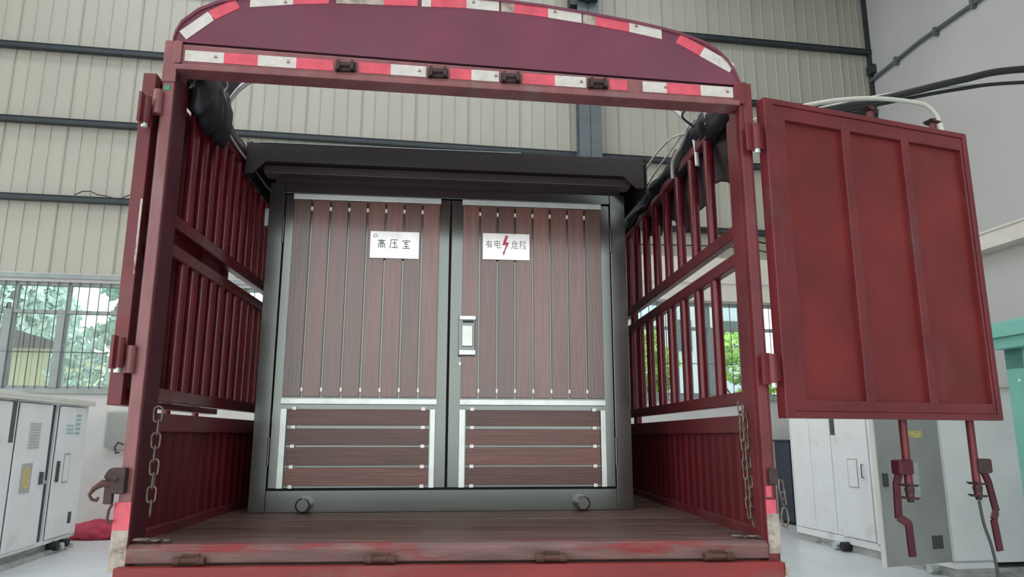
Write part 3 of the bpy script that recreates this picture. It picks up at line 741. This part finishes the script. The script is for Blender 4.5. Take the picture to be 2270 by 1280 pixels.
# torn piece of cover left over the hoop at the upper left
vs = []; fs = []
for i in range(15):
    a = i / 14; x = -1.185 + 0.14 * a ** 1.3; z = 1.84 + 0.29 * a ** 0.7 - 0.036 * (x + 1.15)
    for j in range(9):
        y = 0.14 + j * 0.058
        vs.append((x + 0.01 * noise.noise(Vector((a * 5, y * 9, 0))) - 0.006, y, z + 0.012 * noise.noise(Vector((a * 6, y * 7, 3)))))
for i in range(14):
    for j in range(8): a = i * 9 + j; fs.append((a, a + 1, a + 10, a + 9))
tt = tm().add(vs, fs, True).build('tarpaulin', 'tarp_mauve', None)
tt.modifiers.new('thick', 'SOLIDIFY').thickness = 0.003
tag(tt, 'grey-mauve scrap of cover stretched between left post and first hoop', 'tarpaulin')

# chassis, axle, wheels, cab
ch = tm(); ch.box(-0.45, -0.37, 0.1, 7.0, -0.35, -0.12); ch.box(0.37, 0.45, 0.1, 7.0, -0.35, -0.12)
for y in (0.3, 1.2, 2.2, 3.2, 4.2): ch.box(-0.45, 0.45, y, y + 0.06, -0.3, -0.2); ch.box(-1.14, 1.14, y, y + 0.05, -0.13, -0.1)
ch.cyl((-0.9, 1.3, -0.72), (0.9, 1.3, -0.72), 0.06); ch.cyl((-0.9, 5.7, -0.72), (0.9, 5.7, -0.72), 0.05)
for y in (1.3, 5.7):
    for sx in (-0.4, 0.4): ch.bar((sx, y - 0.5, -0.4), (sx, y + 0.5, -0.4), 0.07, 0.05); ch.box(sx - .04, sx + .04, y - .06, y + .06, -0.72, -0.35)
ch.build('chassis', 'chassis', truck)
def wheel(x0, x1, y):
    w = MB(); n = 36; prof = [(x0, 0.30), (x0 + 0.01, 0.40), (x0 + 0.035, 0.428), (x1 - 0.035, 0.428), (x1 - 0.01, 0.40), (x1, 0.30), (x1 - 0.05, 0.26), (x0 + 0.05, 0.26)]
    vs = [(x, y + r * cos(2 * pi * k / n), 0.43 + r * sin(2 * pi * k / n)) for x, r in prof for k in range(n)]
    m = len(prof); fs = [(i * n + k, i * n + (k + 1) % n, ((i + 1) % m) * n + (k + 1) % n, ((i + 1) % m) * n + k) for i in range(m) for k in range(n)]
    w.add(vs, fs, True); o = w.build('wheel', 'tyre', truck)
    MB().cyl((x0 + 0.06, y, 0.43), (x1 - 0.06, y, 0.43), 0.265, 24).build('rim', 'chassis', o)
for y in (1.3,):
    for a in (-1.1, -0.84, 0.6, 0.86): wheel(a, a + 0.24, y)
for a in (-1.1, 0.86): wheel(a, a + 0.24, 5.7)
cb = tm().prism([(4.75, -0.45), (6.55, -0.45), (6.6, 0.35), (6.25, 1.25), (4.85, 1.3), (4.75, 1.2)], 'x', -1.05, 1.05)
cabp = cb.build('cab', 'red_paint', truck, 0.03)
for sx in (-1, 1): tm().box(sx * 1.05 - 0.005, sx * 1.05 + 0.005, 5.3, 6.1, 0.4, 1.05).build('cab_window', 'black', cabp)

# rear doors: local frame x along the width from the hinge, y towards the outer face, z from deck
def door(M, name_label, flipface=False):
    W, Z0, Z1 = 1.132, 0.445, 1.757
    def L(): return MB()
    def put(mb, nm, m, par=None, bev=0.0):
        mb.v = [tuple(M @ Vector(v)) for v in mb.v]
        return mb.build(nm, m, par, bev)
    f = L()
    f.box(0, 0.046, -0.006, 0.045, Z0, Z1); f.box(W - 0.026, W, -0.006, 0.045, Z0, Z1)
    f.box(0.046, W - 0.026, -0.006, 0.045, Z1 - 0.024, Z1); f.box(0.046, W - 0.026, -0.006, 0.045, Z0, Z0 + 0.026)
    for a, b2 in ((0.050, 0.106), (0.402, 0.449), (0.737, 0.780), (1.092, W - 0.026)): f.box(a, b2, 0.0, 0.035, Z0 + 0.026, Z1 - 0.024)
    for a, b2 in ((0.106, 0.402), (0.449, 0.737), (0.780, 1.092)):
        f.box(a, b2, 0.0, 0.035, 1.672, Z1 - 0.024); f.box(a, b2, 0.0, 0.035, Z0 + 0.026, 0.515)
    fr = put(f, 'rear_door', 'red_paint', truck, 0.003)
    for a, b2 in ((0.106, 0.402), (0.449, 0.737), (0.780, 1.092)):
        put(L().box(a - 0.002, b2 + 0.002, 0.020, 0.030, 0.512, 1.675), 'panel', 'red_panel', fr)
    for z in (1.577, 0.631):
        h = L().box(-0.05, 0.06, 0.012, 0.024, z - 0.045, z + 0.045); h.cyl((-0.045, 0.0, z - 0.055), (-0.045, 0.0, z + 0.055), 0.017)
        h.box(-0.085, -0.045, 0.004, 0.016, z - 0.06, z + 0.06)
        put(h, 'hinge', 'red_paint', fr, 0.002)
        put(L().cyl((-0.045, 0.0, z - 0.072), (-0.045, 0.0, z - 0.052), 0.012), 'hinge_pin', 'galv', fr)
    for k, s in enumerate((0.645, 1.022)):
        y = 0.068
        put(L().cyl((s, y, 0.13), (s, y, 1.845), 0.0165, 14), 'lock_rod', 'red_paint', fr)
        for z in (1.6, 1.1, 0.6): put(L().box(s - 0.03, s + 0.03, 0.045, 0.09, z - 0.02, z + 0.02), 'rod_guide', 'red_paint', fr, 0.003)
        for z in (1.835, 0.19, 0.14):
            c = L(); c.prism([(s - 0.036, z), (s + 0.036, z - 0.006), (s + 0.015, z - 0.014), (s - 0.02, z - 0.012)], 'y', y - 0.025, y + 0.025)
            put(c, 'cam', 'dark_rust', fr, 0.002)
        put(L().tube([(s, y, 0.17), (s, y, 0.115)], [0.02, 0.012], 12), 'rod_end', 'dark_rust', fr)
        d = -1 if k == 0 else 1
        m = 'maroon' if k == 0 else 'dark_rust'
        h = L(); x0 = s + d * 0.062
        h.box(min(s, x0) - 0.006, max(s, x0) + 0.006, y - 0.03, y + 0.02, 0.225, 0.285)
        put(h, 'handle_block', m, fr, 0.008)
        hd = L(); pts = [(s + d * 0.045, y, 0.235), (s + d * 0.066, y, 0.19), (s + d * (0.072 if k == 0 else 0.09), y, 0.06 if k == 0 else 0.07), (s + d * 0.045, y - 0.02, 0.035), (s + d * (0.042 if k == 0 else 0.058), y - 0.02, -0.085)]
        for p, q in zip(pts[:-1], pts[1:]): hd.bar(p, Vector(q) + (Vector(q) - Vector(p)).normalized() * 0.006, 0.032, 0.012, up=(0, 1, 0))
        put(hd, 'handle', 'maroon', fr, 0.002)
    return fr
ang = math.atan2(0.277 + 0.03, 2.33 - 1.24)
rd = door(T(1.24, -0.03, DECK) @ Matrix.Rotation(ang, 4, 'Z'), 'right')
rd['label'] = 'right rear door swung wide open, inner side with three recessed panels'
# left door folded back along the left side; mirrored so its outer face looks away from the body
Ml = T(-1.262, 0.012, DECK + 0.028) @ Matrix.Rotation(radians(93), 4, 'Z') @ Matrix.Scale(-1, 4, (0, 1, 0)) @ T(0, -0.045, 0)
Ml = T(-1.228, 0.0, DECK + 0.04) @ Matrix.Rotation(radians(91.5), 4, 'Z')
ld = door(Ml, 'left')
ld['label'] = 'left rear door folded back along the truck side, seen edge on'
tm().box(-1.2295, -1.222, -0.004, 0.0, 0.97, 1.27).build('scraped_patch', 'chalk', truck)
for z in (1.666, 0.65):
    tm().cyl((-1.2, -0.014, z - 0.05), (-1.2, -0.014, z + 0.05), 0.018).build('hinge_barrel', 'faded_sheen_red', truck)

# latch gear on both post feet
lt = tm()
lt.box(-1.215, -1.165, -0.035, -0.005, 0.175, 0.265); lt.cyl((-1.23, -0.02, 0.245), (-1.19, -0.02, 0.225), 0.02)
lt.box(-1.235, -1.205, -0.03, -0.01, 0.14, 0.235)
lt = lt.build('latch', 'dark_rust', truck, 0.004)
tm().tube([(-1.2, -0.02, 0.205), (-1.24, -0.03, 0.212), (-1.268, -0.03, 0.195), (-1.282, -0.03, 0.172), (-1.272, -0.03, 0.157), (-1.255, -0.03, 0.154), (-1.25, -0.03, 0.164)], [0.013, 0.013, 0.009, 0.006, 0.006, 0.006, 0.005], 8).build('hook', 'rust', lt)
tm().tube([(-1.205, -0.02, 0.14), (-1.215, -0.02, 0.12), (-1.217, -0.02, 0.09), (-1.21, -0.02, 0.075), (-1.2, -0.02, 0.085)], 0.005, 8).build('latch_ring', 'rust', lt)
tm().tube([(-1.193, -0.01, 0.345), (-1.212, -0.012, 0.352), (-1.222, -0.012, 0.335), (-1.215, -0.012, 0.315), (-1.205, -0.012, 0.318)], 0.004, 8).build('small_hook', 'dark_rust', truck)
rl = tm().box(1.165, 1.2, -0.02, -0.003, 0.2, 0.26).build('latch', 'dark_rust', truck, 0.004)
tm().tube([(1.2, -0.02, 0.22), (1.213, -0.02, 0.215), (1.222, -0.02, 0.13), (1.208, -0.02, 0.125), (1.198, -0.02, 0.19)], 0.0035, 8, closed=True).build('latch_ring', 'chain', rl)
tm().bar((1.2, -0.02, 0.175), (1.217, -0.02, 0.172), 0.004, 0.004).bar((1.203, -0.02, 0.15), (1.218, -0.02, 0.15), 0.004, 0.004).build('latch_wire', 'chain', rl)
tm().tube([(1.213, -0.02, 0.122), (1.222, -0.02, 0.11), (1.226, -0.02, 0.075), (1.218, -0.02, 0.045), (1.203, -0.02, 0.055), (1.199, -0.02, 0.09), (1.206, -0.02, 0.115)], 0.004, 8, closed=True).build('latch_ring', 'chain', rl)

# ---------------------------------------------------------------- chains hanging inside the posts
def link_mb(L_, W_, r):
    pts = []
    for k in range(16):
        a = 2 * pi * k / 16
        x = W_ / 2 * cos(a); z = W_ / 2 * sin(a) + (L_ / 2 - W_ / 2) * (1 if sin(a) >= 0 else -1)
        pts.append((x, 0, z))
    return MB().tube(pts, r, 6, closed=True)
def chain(label, strands, L_, W_, r, base, lying):
    t = thing('chain', label, 'chain', T(base[0], base[1], DECK))
    proto = None
    def add(M):
        nonlocal proto
        if proto is None:
            proto = link_mb(L_, W_, r).build('link', 'chain', t); o = proto
        else:
            o = proto.copy(); COL.objects.link(o); o.parent = t
        o.matrix_local = M
    pitch = L_ - 2 * r - 0.001
    for (x0, x1, ztop, zbot) in strands:
        n = int((ztop - zbot) / pitch)
        for i in range(n):
            z = ztop - i * pitch; x = x0 + (x1 - x0) * i / n + 0.002 * sin(i * 1.7)
            add(T(x, 0, z) @ Matrix.Rotation(radians(90 if i % 2 else 0) + 0.35 + 0.15 * sin(i), 4, 'Z'))
    for (x, y, a, tl) in lying:
        add(T(x, y, r + 0.002 + tl) @ Matrix.Rotation(a, 4, 'Z') @ Matrix.Rotation(radians(90), 4, 'X') @ Matrix.Rotation(radians(0), 4, 'Z'))
    return t
chain('rusty steel chain hanging inside the left rear post', [(0.0, 0.008, 0.455, 0.03)], 0.058, 0.030, 0.0044, (-1.118, 0.075), [(0.03, -0.02, 1.4, 0), (0.075, -0.03, 1.2, 0.004), (-0.02, -0.03, 1.7, 0.004), (0.05, -0.05, 1.0, 0.008), (0.01, -0.055, 1.5, 0.01)])
chain('doubled light steel chain hanging inside the right rear post', [(-0.008, 0.004, 0.49, 0.02), (0.008, 0.022, 0.46, 0.02)], 0.044, 0.020, 0.0032, (1.122, 0.10), [(-0.03, -0.03, 1.4, 0), (-0.06, -0.03, 1.2, 0.003), (0.0, -0.04, 1.7, 0.003), (0.03, -0.05, 1.3, 0.0), (-0.01, -0.06, 1.5, 0.006)])

# ---------------------------------------------------------------- tarpaulins and ropes on the side rails
def roll(name, label, pts, rad, m, seed, n=18, flat=1.0, amp=0.35, cat='tarpaulin'):
    P = [Vector(p) for p in pts]; path = []
    for i in range(len(P) - 1):
        for k in range(10): path.append(P[i].lerp(P[i + 1], k / 10))
    path.append(P[-1]); vs = []; fs = []
    for i, p in enumerate(path):
        e = min(1.0, 0.35 + min(i, len(path) - 1 - i) / 5.0)
        d = (path[min(i + 1, len(path) - 1)] - path[max(i - 1, 0)]).normalized()
        s = d.cross(Vector((0, 0, 1)));  s = s.normalized() if s.length > 0.05 else Vector((1, 0, 0))
        t = s.cross(d)
        for k in range(n):
            a = 2 * pi * k / n; q = Vector((cos(a), sin(a), i * 0.22 + seed))
            r = rad * e * (1 + amp * noise.noise(q * 1.6) + amp * 0.6 * noise.noise(q * 4.0))
            vs.append(p + (s * cos(a) * r * flat + t * sin(a) * r))
    m_ = len(path)
    for i in range(m_ - 1): fs += [(i * n + k, i * n + (k + 1) % n, (i + 1) * n + (k + 1) % n, (i + 1) * n + k) for k in range(n)]
    fs += [list(range(n - 1, -1, -1)), [(m_ - 1) * n + k for k in range(n)]]
    mb = MB(TO); mb.add(vs, fs, True)
    return tag(mb.build(name, m, None), label, cat)
roll('tarpaulin', 'black bundled tarpaulin stuffed into the upper left corner of the truck', [(-1.105, 0.13, 1.84), (-1.11, 0.26, 1.81), (-1.12, 0.40, 1.82), (-1.14, 0.56, 1.83)], 0.125, 'tarp', 3, flat=0.40, amp=0.25)
roll('tarpaulin', 'dark tarpaulin roll lying on the left top rail behind the bundle', [(-1.18, 0.3, 1.86), (-1.19, 1.0, 1.85), (-1.19, 2.0, 1.86), (-1.19, 4.3, 1.86)], 0.05, 'tarp_brown', 9, amp=0.6)
roll('tarpaulin', 'black tarpaulin roll lying on the right top rail', [(1.17, 0.16, 1.80), (1.2, 0.6, 1.86), (1.2, 1.4, 1.85), (1.19, 2.2, 1.86), (1.19, 4.3, 1.86)], 0.07, 'tarp', 14, flat=0.8, amp=0.6)
roll('tarpaulin', 'black tarpaulin bunched into the upper right corner of the truck', [(1.235, 0.14, 1.76), (1.245, 0.25, 1.66), (1.25, 0.38, 1.58)], 0.11, 'tarp', 31, flat=0.4, amp=0.5)
# hanging sheet outside the right slats
vs = []; fs = []; nu, nv = 36, 16
for i in range(nu + 1):
    y = 0.22 + i / nu * 1.75
    drop = 0.20 + 0.17 * math.exp(-((y - 0.95) / 0.33) ** 2) + 0.14 * math.exp(-((y - 0.3) / 0.2) ** 2) + 0.05 * noise.noise(Vector((y * 4, 1, 2)))
    for j in range(nv + 1):
        z = 1.86 - drop * j / nv
        x = 1.222 + 0.012 * sin(y * 21 + j * 0.3) + 0.012 * noise.noise(Vector((y * 6, z * 6, 0))) + 0.02 * j / nv
        vs.append((x, y, z))
for i in range(nu):
    for j in range(nv):
        a = i * (nv + 1) + j; fs.append((a, a + 1, a + nv + 2, a + nv + 1))
ts = tm().add(vs, fs, True).build('tarpaulin', 'tarp_brown', None)
so = ts.modifiers.new('thick', 'SOLIDIFY'); so.thickness = 0.003
tag(ts, 'brown tarpaulin edge drooping outside the right slats', 'tarpaulin')
def rope(label, pts, r, m='rope'):
    o = cable(label, [(x, y, z + DECK) for x, y, z in pts], r, m, Matrix.Identity(4))
    o.name = 'rope'; o['category'] = 'rope'
    return o
rope('pale frayed rope dangling over the black bundle at upper left', [(-1.07, 0.33, 1.97), (-1.07, 0.36, 1.93), (-1.075, 0.335, 1.89), (-1.07, 0.35, 1.86), (-1.075, 0.38, 1.81), (-1.09, 0.46, 1.79), (-1.11, 0.56, 1.80)], 0.0045)
rope('pale rope running along the left top rail', [(-1.145, 0.60, 1.83), (-1.148, 0.8, 1.815), (-1.14, 1.0, 1.80), (-1.145, 1.25, 1.80), (-1.14, 1.55, 1.80)], 0.006)
rope('white rope end hanging from the right top rail', [(1.13, 0.62, 1.90), (1.125, 0.74, 1.86), (1.12, 0.86, 1.83), (1.122, 0.89, 1.79), (1.125, 0.90, 1.74)], 0.010)
rope('thin pale rope lying over the right tarpaulin roll', [(1.13, 0.5, 1.90), (1.12, 0.68, 1.90), (1.12, 0.95, 1.90), (1.12, 1.2, 1.90), (1.13, 1.5, 1.90), (1.15, 1.9, 1.92)], 0.005)
rope('dark looped wire at the upper right corner by the second hoop', [(1.12, 0.5, 1.86), (1.05, 0.45, 1.89), (1.08, 0.42, 1.93), (1.13, 0.4, 1.94), (1.15, 0.38, 1.90), (1.12, 0.4, 1.85), (1.14, 0.42, 1.82)], 0.006, 'cable_grey')
rope('curved pale cord rising behind the right top rail', [(1.12, 0.62, 1.88), (1.10, 0.8, 1.93), (1.10, 1.0, 1.96), (1.09, 1.15, 1.96), (1.08, 1.3, 1.93), (1.10, 1.45, 1.90)], 0.006)
rope('crumpled green-white rope knot on the right hoop', [(1.125, 0.36, 1.90), (1.115, 0.34, 1.88), (1.13, 0.33, 1.86), (1.118, 0.33, 1.84), (1.13, 0.34, 1.82), (1.122, 0.34, 1.80), (1.13, 0.34, 1.83), (1.12, 0.35, 1.87)], 0.0045, 'rope')

# pale bent pipe behind the open right door
pp = tm(); pts = []
for k in range(25):
    a = k / 24
    pts.append((1.72 + 0.66 * a, 0.6, 2.0 + 0.09 * sin(pi * (0.12 + 0.62 * a))))
pts += [(2.41, 0.6, 2.04), (2.435, 0.6, 2.01), (2.45, 0.6, 1.96), (2.452, 0.59, 1.90), (2.42, 0.52, 1.78), (2.33, 0.40, 1.66), (2.27, 0.34, 1.55)]
pts = [(1.60, 0.16, 1.35), (1.60, 0.28, 1.55), (1.61, 0.5, 1.80), (1.66, 0.59, 1.98)] + pts
pp.tube(pts, 0.012, 10)
tag(pp.build('pipe', 'pipe_pale', None), 'pale bent pipe arching behind the open right rear door', 'pipe')
cable('grey cable hanging from the outer lock rod of the right door down to the floor', [(2.205, 0.312, 1.262), (2.215, 0.315, 1.17), (2.24, 0.32, 1.08), (2.255, 0.325, 0.99), (2.26, 0.33, 0.9), (2.27, 0.34, 0.4), (2.3, 0.36, 0.01)], 0.006, 'cable_grey', Matrix.Identity(4))

# ================================================================ THE LOADED KIOSK
KM = T(-1.046, 1.0678, DECK) @ Matrix.Rotation(math.atan2(0.0913, 1.9624), 4, 'Z')
kb = thing('substation_kiosk', 'dark brown metal kiosk with timber-strip double doors loaded on the truck', 'electrical kiosk', KM)
KW, KD, KH = 1.964, 2.3, 1.726
def K(): return MB()
b = K()
b.box(0, 0.082, 0, 0.05, 0, KH); b.box(1.876, KW, 0, 0.05, 0, KH)
b.box(0.082, 1.876, 0, 0.05, 0, 0.109); b.box(0.082, 1.876, 0, 0.05, 1.671, KH)
b.build('front_frame', 'brown_metal', kb, 0.003)
K().box(0, KW, 0.05, KD, 0, KH).build('body', 'brown_metal', kb, 0.004)
K().box(0.02, KW - 0.02, 0.03, KD - 0.04, KH, 1.79).build('neck', 'roof_metal', kb)
# roof with skirt, cut-away lower edge and soffit
sk = K()
sk.prism([(-0.10, 1.72), (-0.062, 1.72), (0.003, 1.79), (1.921, 1.785), (1.99, 1.72), (2.038, 1.72), (2.038, 1.892), (-0.10, 1.892)], 'y', -0.155, -0.145)
sk.box(-0.10, -0.09, -0.15, KD + 0.15, 1.72, 1.892); sk.box(2.05, 2.062, -0.13, KD + 0.15, 1.70, 1.885)
sk.box(-0.10, 2.06, KD + 0.14, KD + 0.15, 1.72, 1.892)
rf = sk.build('roof', 'roof_metal', kb, 0.002)
K().prism([(-0.15, 1.892), (KD + 0.15, 1.892), (KD + 0.13, 1.90), (KD / 2, 1.99), (-0.13, 1.90)], 'x', -0.10, 2.05).build('roof_sheet', 'roof_metal', rf)
K().box(-0.03, 1.99, -0.05, 0.05, 1.764, 1.81).build('soffit_sheen_band', 'sheen_metal', rf, 0.004)  # added band, lighter in colour to give the soffit's reflection
K().box(0.05, KW - 0.05, 0.042, 0.052, 0.09, 1.69).build('door_gap_shade', 'black', kb)  # black sheet behind both doors, its colour gives the shade in the gaps
K().box(-0.08, 2.04, -0.14, 0.05, 1.812, 1.82).build('soffit', 'roof_metal', rf)
K().box(-0.03, 1.35, -0.158, -0.14, 1.892, 1.896).build('roof_edge_highlight', 'galv', rf)  # bright strip added as the highlight along the front roof edge
so_ = K().box(-0.09, 2.05, -0.145, KD + 0.14, 1.86, 1.875); so_.build('roof_underside', 'roof_metal', rf)
# doors
def kdoor(s0, s1, slat0, pitch, tr, lt_, rt_, board, side_):
    dz0, dz1 = 0.117, 1.663
    d = K().box(s0, s1, 0.002, 0.04, dz0, dz1).build('door', 'brown_metal', kb, 0.003)
    for i in range(8):
        x = slat0 + i * pitch
        K().box(x + 0.004, x + pitch - 0.006, -0.013, 0.002, 0.575, 1.632).build('wood_slat', 'wood_slat', d, 0.002)
        if i:
            for z in (1.585, 0.612):
                K().box(x - 0.009, x + 0.009, -0.010, 0.002, z - 0.010, z + 0.010).build('clip', 'clip', d)
    K().box(tr[0], tr[1], -0.016, 0.002, 1.634, 1.665).build('trim_strip', 'galv', d, 0.002)
    K().box(tr[0], tr[1], -0.020, 0.002, 0.537, 0.567).build('trim_strip', 'galv', d, 0.002)
    K().box(lt_, lt_ + 0.032, -0.018, 0.002, 0.118, 0.515).build('trim_strip', 'galv', d, 0.002)
    K().box(rt_, rt_ + 0.028, -0.018, 0.002, 0.118, 0.515).build('trim_strip', 'galv', d, 0.002)
    for z0, z1 in ((0.430, 0.512), (0.331, 0.414), (0.230, 0.321), (0.131, 0.220)):
        K().box(board[0], board[1], -0.014, 0.002, z0, z1).build('wood_board', 'wood_board', d, 0.002)
    for z in (0.516, 0.4215, 0.326, 0.2245, 0.127):
        for x in (board[0] + 0.03, board[1] - 0.03): K().box(x - 0.010, x + 0.010, -0.015, 0.002, z - 0.008, z + 0.008).build('clip', 'clip', d)
    hx = s0 - 0.004 if side_ < 0 else s1 + 0.004
    for z in (1.46, 0.30): K().cyl((hx, -0.006, z - 0.07), (hx, -0.006, z + 0.07), 0.006, 10).build('door_hinge', 'brown_metal', d)
    return d
dl = kdoor(0.087, 0.974, 0.131, 0.0990, (0.129, 0.924), 0.132, 0.889, (0.170, 0.884), -1)
dr = kdoor(0.984, 1.872, 1.043, 0.0975, (1.041, 1.823), 1.041, 1.793, (1.078, 1.789), 1)
HI = [[(.5, 1), (.5, .88)], [(.05, .85), (.95, .85)], [(.3, .75), (.7, .75), (.7, .6), (.3, .6), (.3, .75)], [(.15, 0), (.15, .5), (.85, .5), (.85, 0)], [(.35, .35), (.65, .35), (.65, .12), (.35, .12), (.35, .35)]]
YA = [[(.12, .95), (.95, .95)], [(.14, .95), (.12, .5), (0, 0)], [(.3, .6), (.85, .6)], [(.57, .85), (.57, .08)], [(.2, .08), (.95, .08)], [(.75, .35), (.86, .22)]]
SHI = [[(.5, 1), (.5, .9)], [(.08, .75), (.08, .87), (.92, .87), (.92, .75)], [(.25, .7), (.75, .7)], [(.5, .7), (.3, .5), (.75, .5)], [(.5, .42), (.5, .05)], [(.2, .25), (.8, .25)], [(.05, .03), (.95, .03)]]
YOU = [[(.05, .8), (.95, .8)], [(.45, 1), (.3, .65), (.05, .35)], [(.35, 0), (.35, .6), (.8, .6), (.8, 0)], [(.35, .4), (.8, .4)], [(.35, .22), (.8, .22)]]
DIAN = [[(.15, .35), (.85, .35), (.85, .85), (.15, .85), (.15, .35)], [(.15, .6), (.85, .6)], [(.5, 1), (.5, .08), (.95, .08), (.95, .2)]]
WEI = [[(.4, 1), (.1, .7)], [(.35, .88), (.7, .88), (.6, .7)], [(.1, .68), (.95, .68)], [(.2, .68), (.2, .3), (.05, 0)], [(.4, .52), (.75, .52), (.75, .3), (.4, .3), (.4, .05), (.9, .05), (.9, .18)]]
XIAN = [[(.1, 1), (.1, 0)], [(.1, .95), (.3, .95), (.2, .7), (.3, .5), (.15, .4)], [(.65, 1), (.4, .7)], [(.65, 1), (.95, .7)], [(.5, .65), (.8, .65)], [(.4, .05), (.95, .05)], [(.5, .45), (.55, .2)], [(.67, .5), (.68, .2)], [(.88, .45), (.8, .15)]]
yP = -0.0215
K().box(0.546, 0.809, -0.021, -0.013, 1.316, 1.466).build('sign_plate', 'plate', dl, 0.001)
m = K()
for i, g in enumerate((HI, YA, SHI)):
    m = K(); strokes(m, g, 0.585 + i * 0.066, 1.372, 0.046, 0.050, yP, 0.0036); tag(m.build('character', 'ink', dl), kind='stuff')
m = K().tube([(0.573 + 0.01 * cos(a * pi / 5), yP, 1.440 + 0.008 * sin(a * pi / 5)) for a in range(10)], 0.0015, 4, closed=True); m.build('plate_mark', 'ink', dl)
K().box(1.155, 1.414, -0.021, -0.013, 1.325, 1.474).build('sign_plate', 'plate', dr, 0.001)
m = K()
for g, x in ((YOU, 1.170), (DIAN, 1.214), (WEI, 1.312), (XIAN, 1.358)):
    m = K(); strokes(m, g, x, 1.388, 0.040, 0.046, yP, 0.0032); tag(m.build('character', 'ink_pale', dr), kind='stuff')
K().prism([(1.280, 1.462), (1.296, 1.462), (1.283, 1.424), (1.300, 1.424), (1.276, 1.368), (1.280, 1.368), (1.268, 1.347), (1.266, 1.372), (1.270, 1.370), (1.283, 1.408), (1.262, 1.408)][::-1], 'y', -0.0225, -0.021).build('lightning_bolt', 'bolt_red', dr)
# lock
K().box(1.030, 1.118, -0.030, -0.010, 0.795, 1.008).build('lock_case', 'brown_metal', dr, 0.003)
K().box(1.034, 1.122, -0.040, -0.028, 0.985, 1.008).build('lock_bar', 'galv', dr, 0.003)
K().box(1.034, 1.122, -0.042, -0.028, 0.797, 0.826).build('lock_bar', 'galv', dr, 0.003)
K().box(1.052, 1.110, -0.033, -0.028, 0.972, 0.982).build('lock_slot', 'black', dr)
K().box(1.048, 1.106, -0.042, -0.028, 0.843, 0.957).build('handle', 'galv', dr, 0.004)
K().box(1.034, 1.046, -0.012, 0.0, 0.745, 0.762).build('keyhole_cover', 'clip', dr)
for s in (0.275, 1.683):
    t_ = K().tube([(s, 0.0, 0.042), (s, -0.055, 0.040)], 0.037, 20); t_.tube([(s, -0.055, 0.040), (s, -0.062, 0.040)], [0.037, 0.028], 20)
    t_.build('lifting_boss', 'brown_metal', kb)
K().box(-0.035, -0.002, 0.06, 0.10, 1.50, 1.60).build('side_bracket', 'galv', kb, 0.004)
# cream cloth scrap on the roof edge
vs = []; fs = []
for i in range(13):
    for j in range(5):
        vs.append((-0.10 + i * 0.014, -0.12 + j * 0.03, 1.902 + 0.008 * noise.noise(Vector((i * 0.6, j * 0.8, 5))) + 0.004 + (0.012 if i in (1, 9) else 0)))
for i in range(12):
    for j in range(4): a = i * 5 + j; fs.append((a, a + 1, a + 6, a + 5))
cs = K().add(vs, fs, True).build('cloth_scrap', 'plate_cream', None, 0, KM)
cs.modifiers.new('thick', 'SOLIDIFY').thickness = 0.003
tag(cs, 'small cream cloth scrap on the front left corner of the kiosk roof', 'cloth')
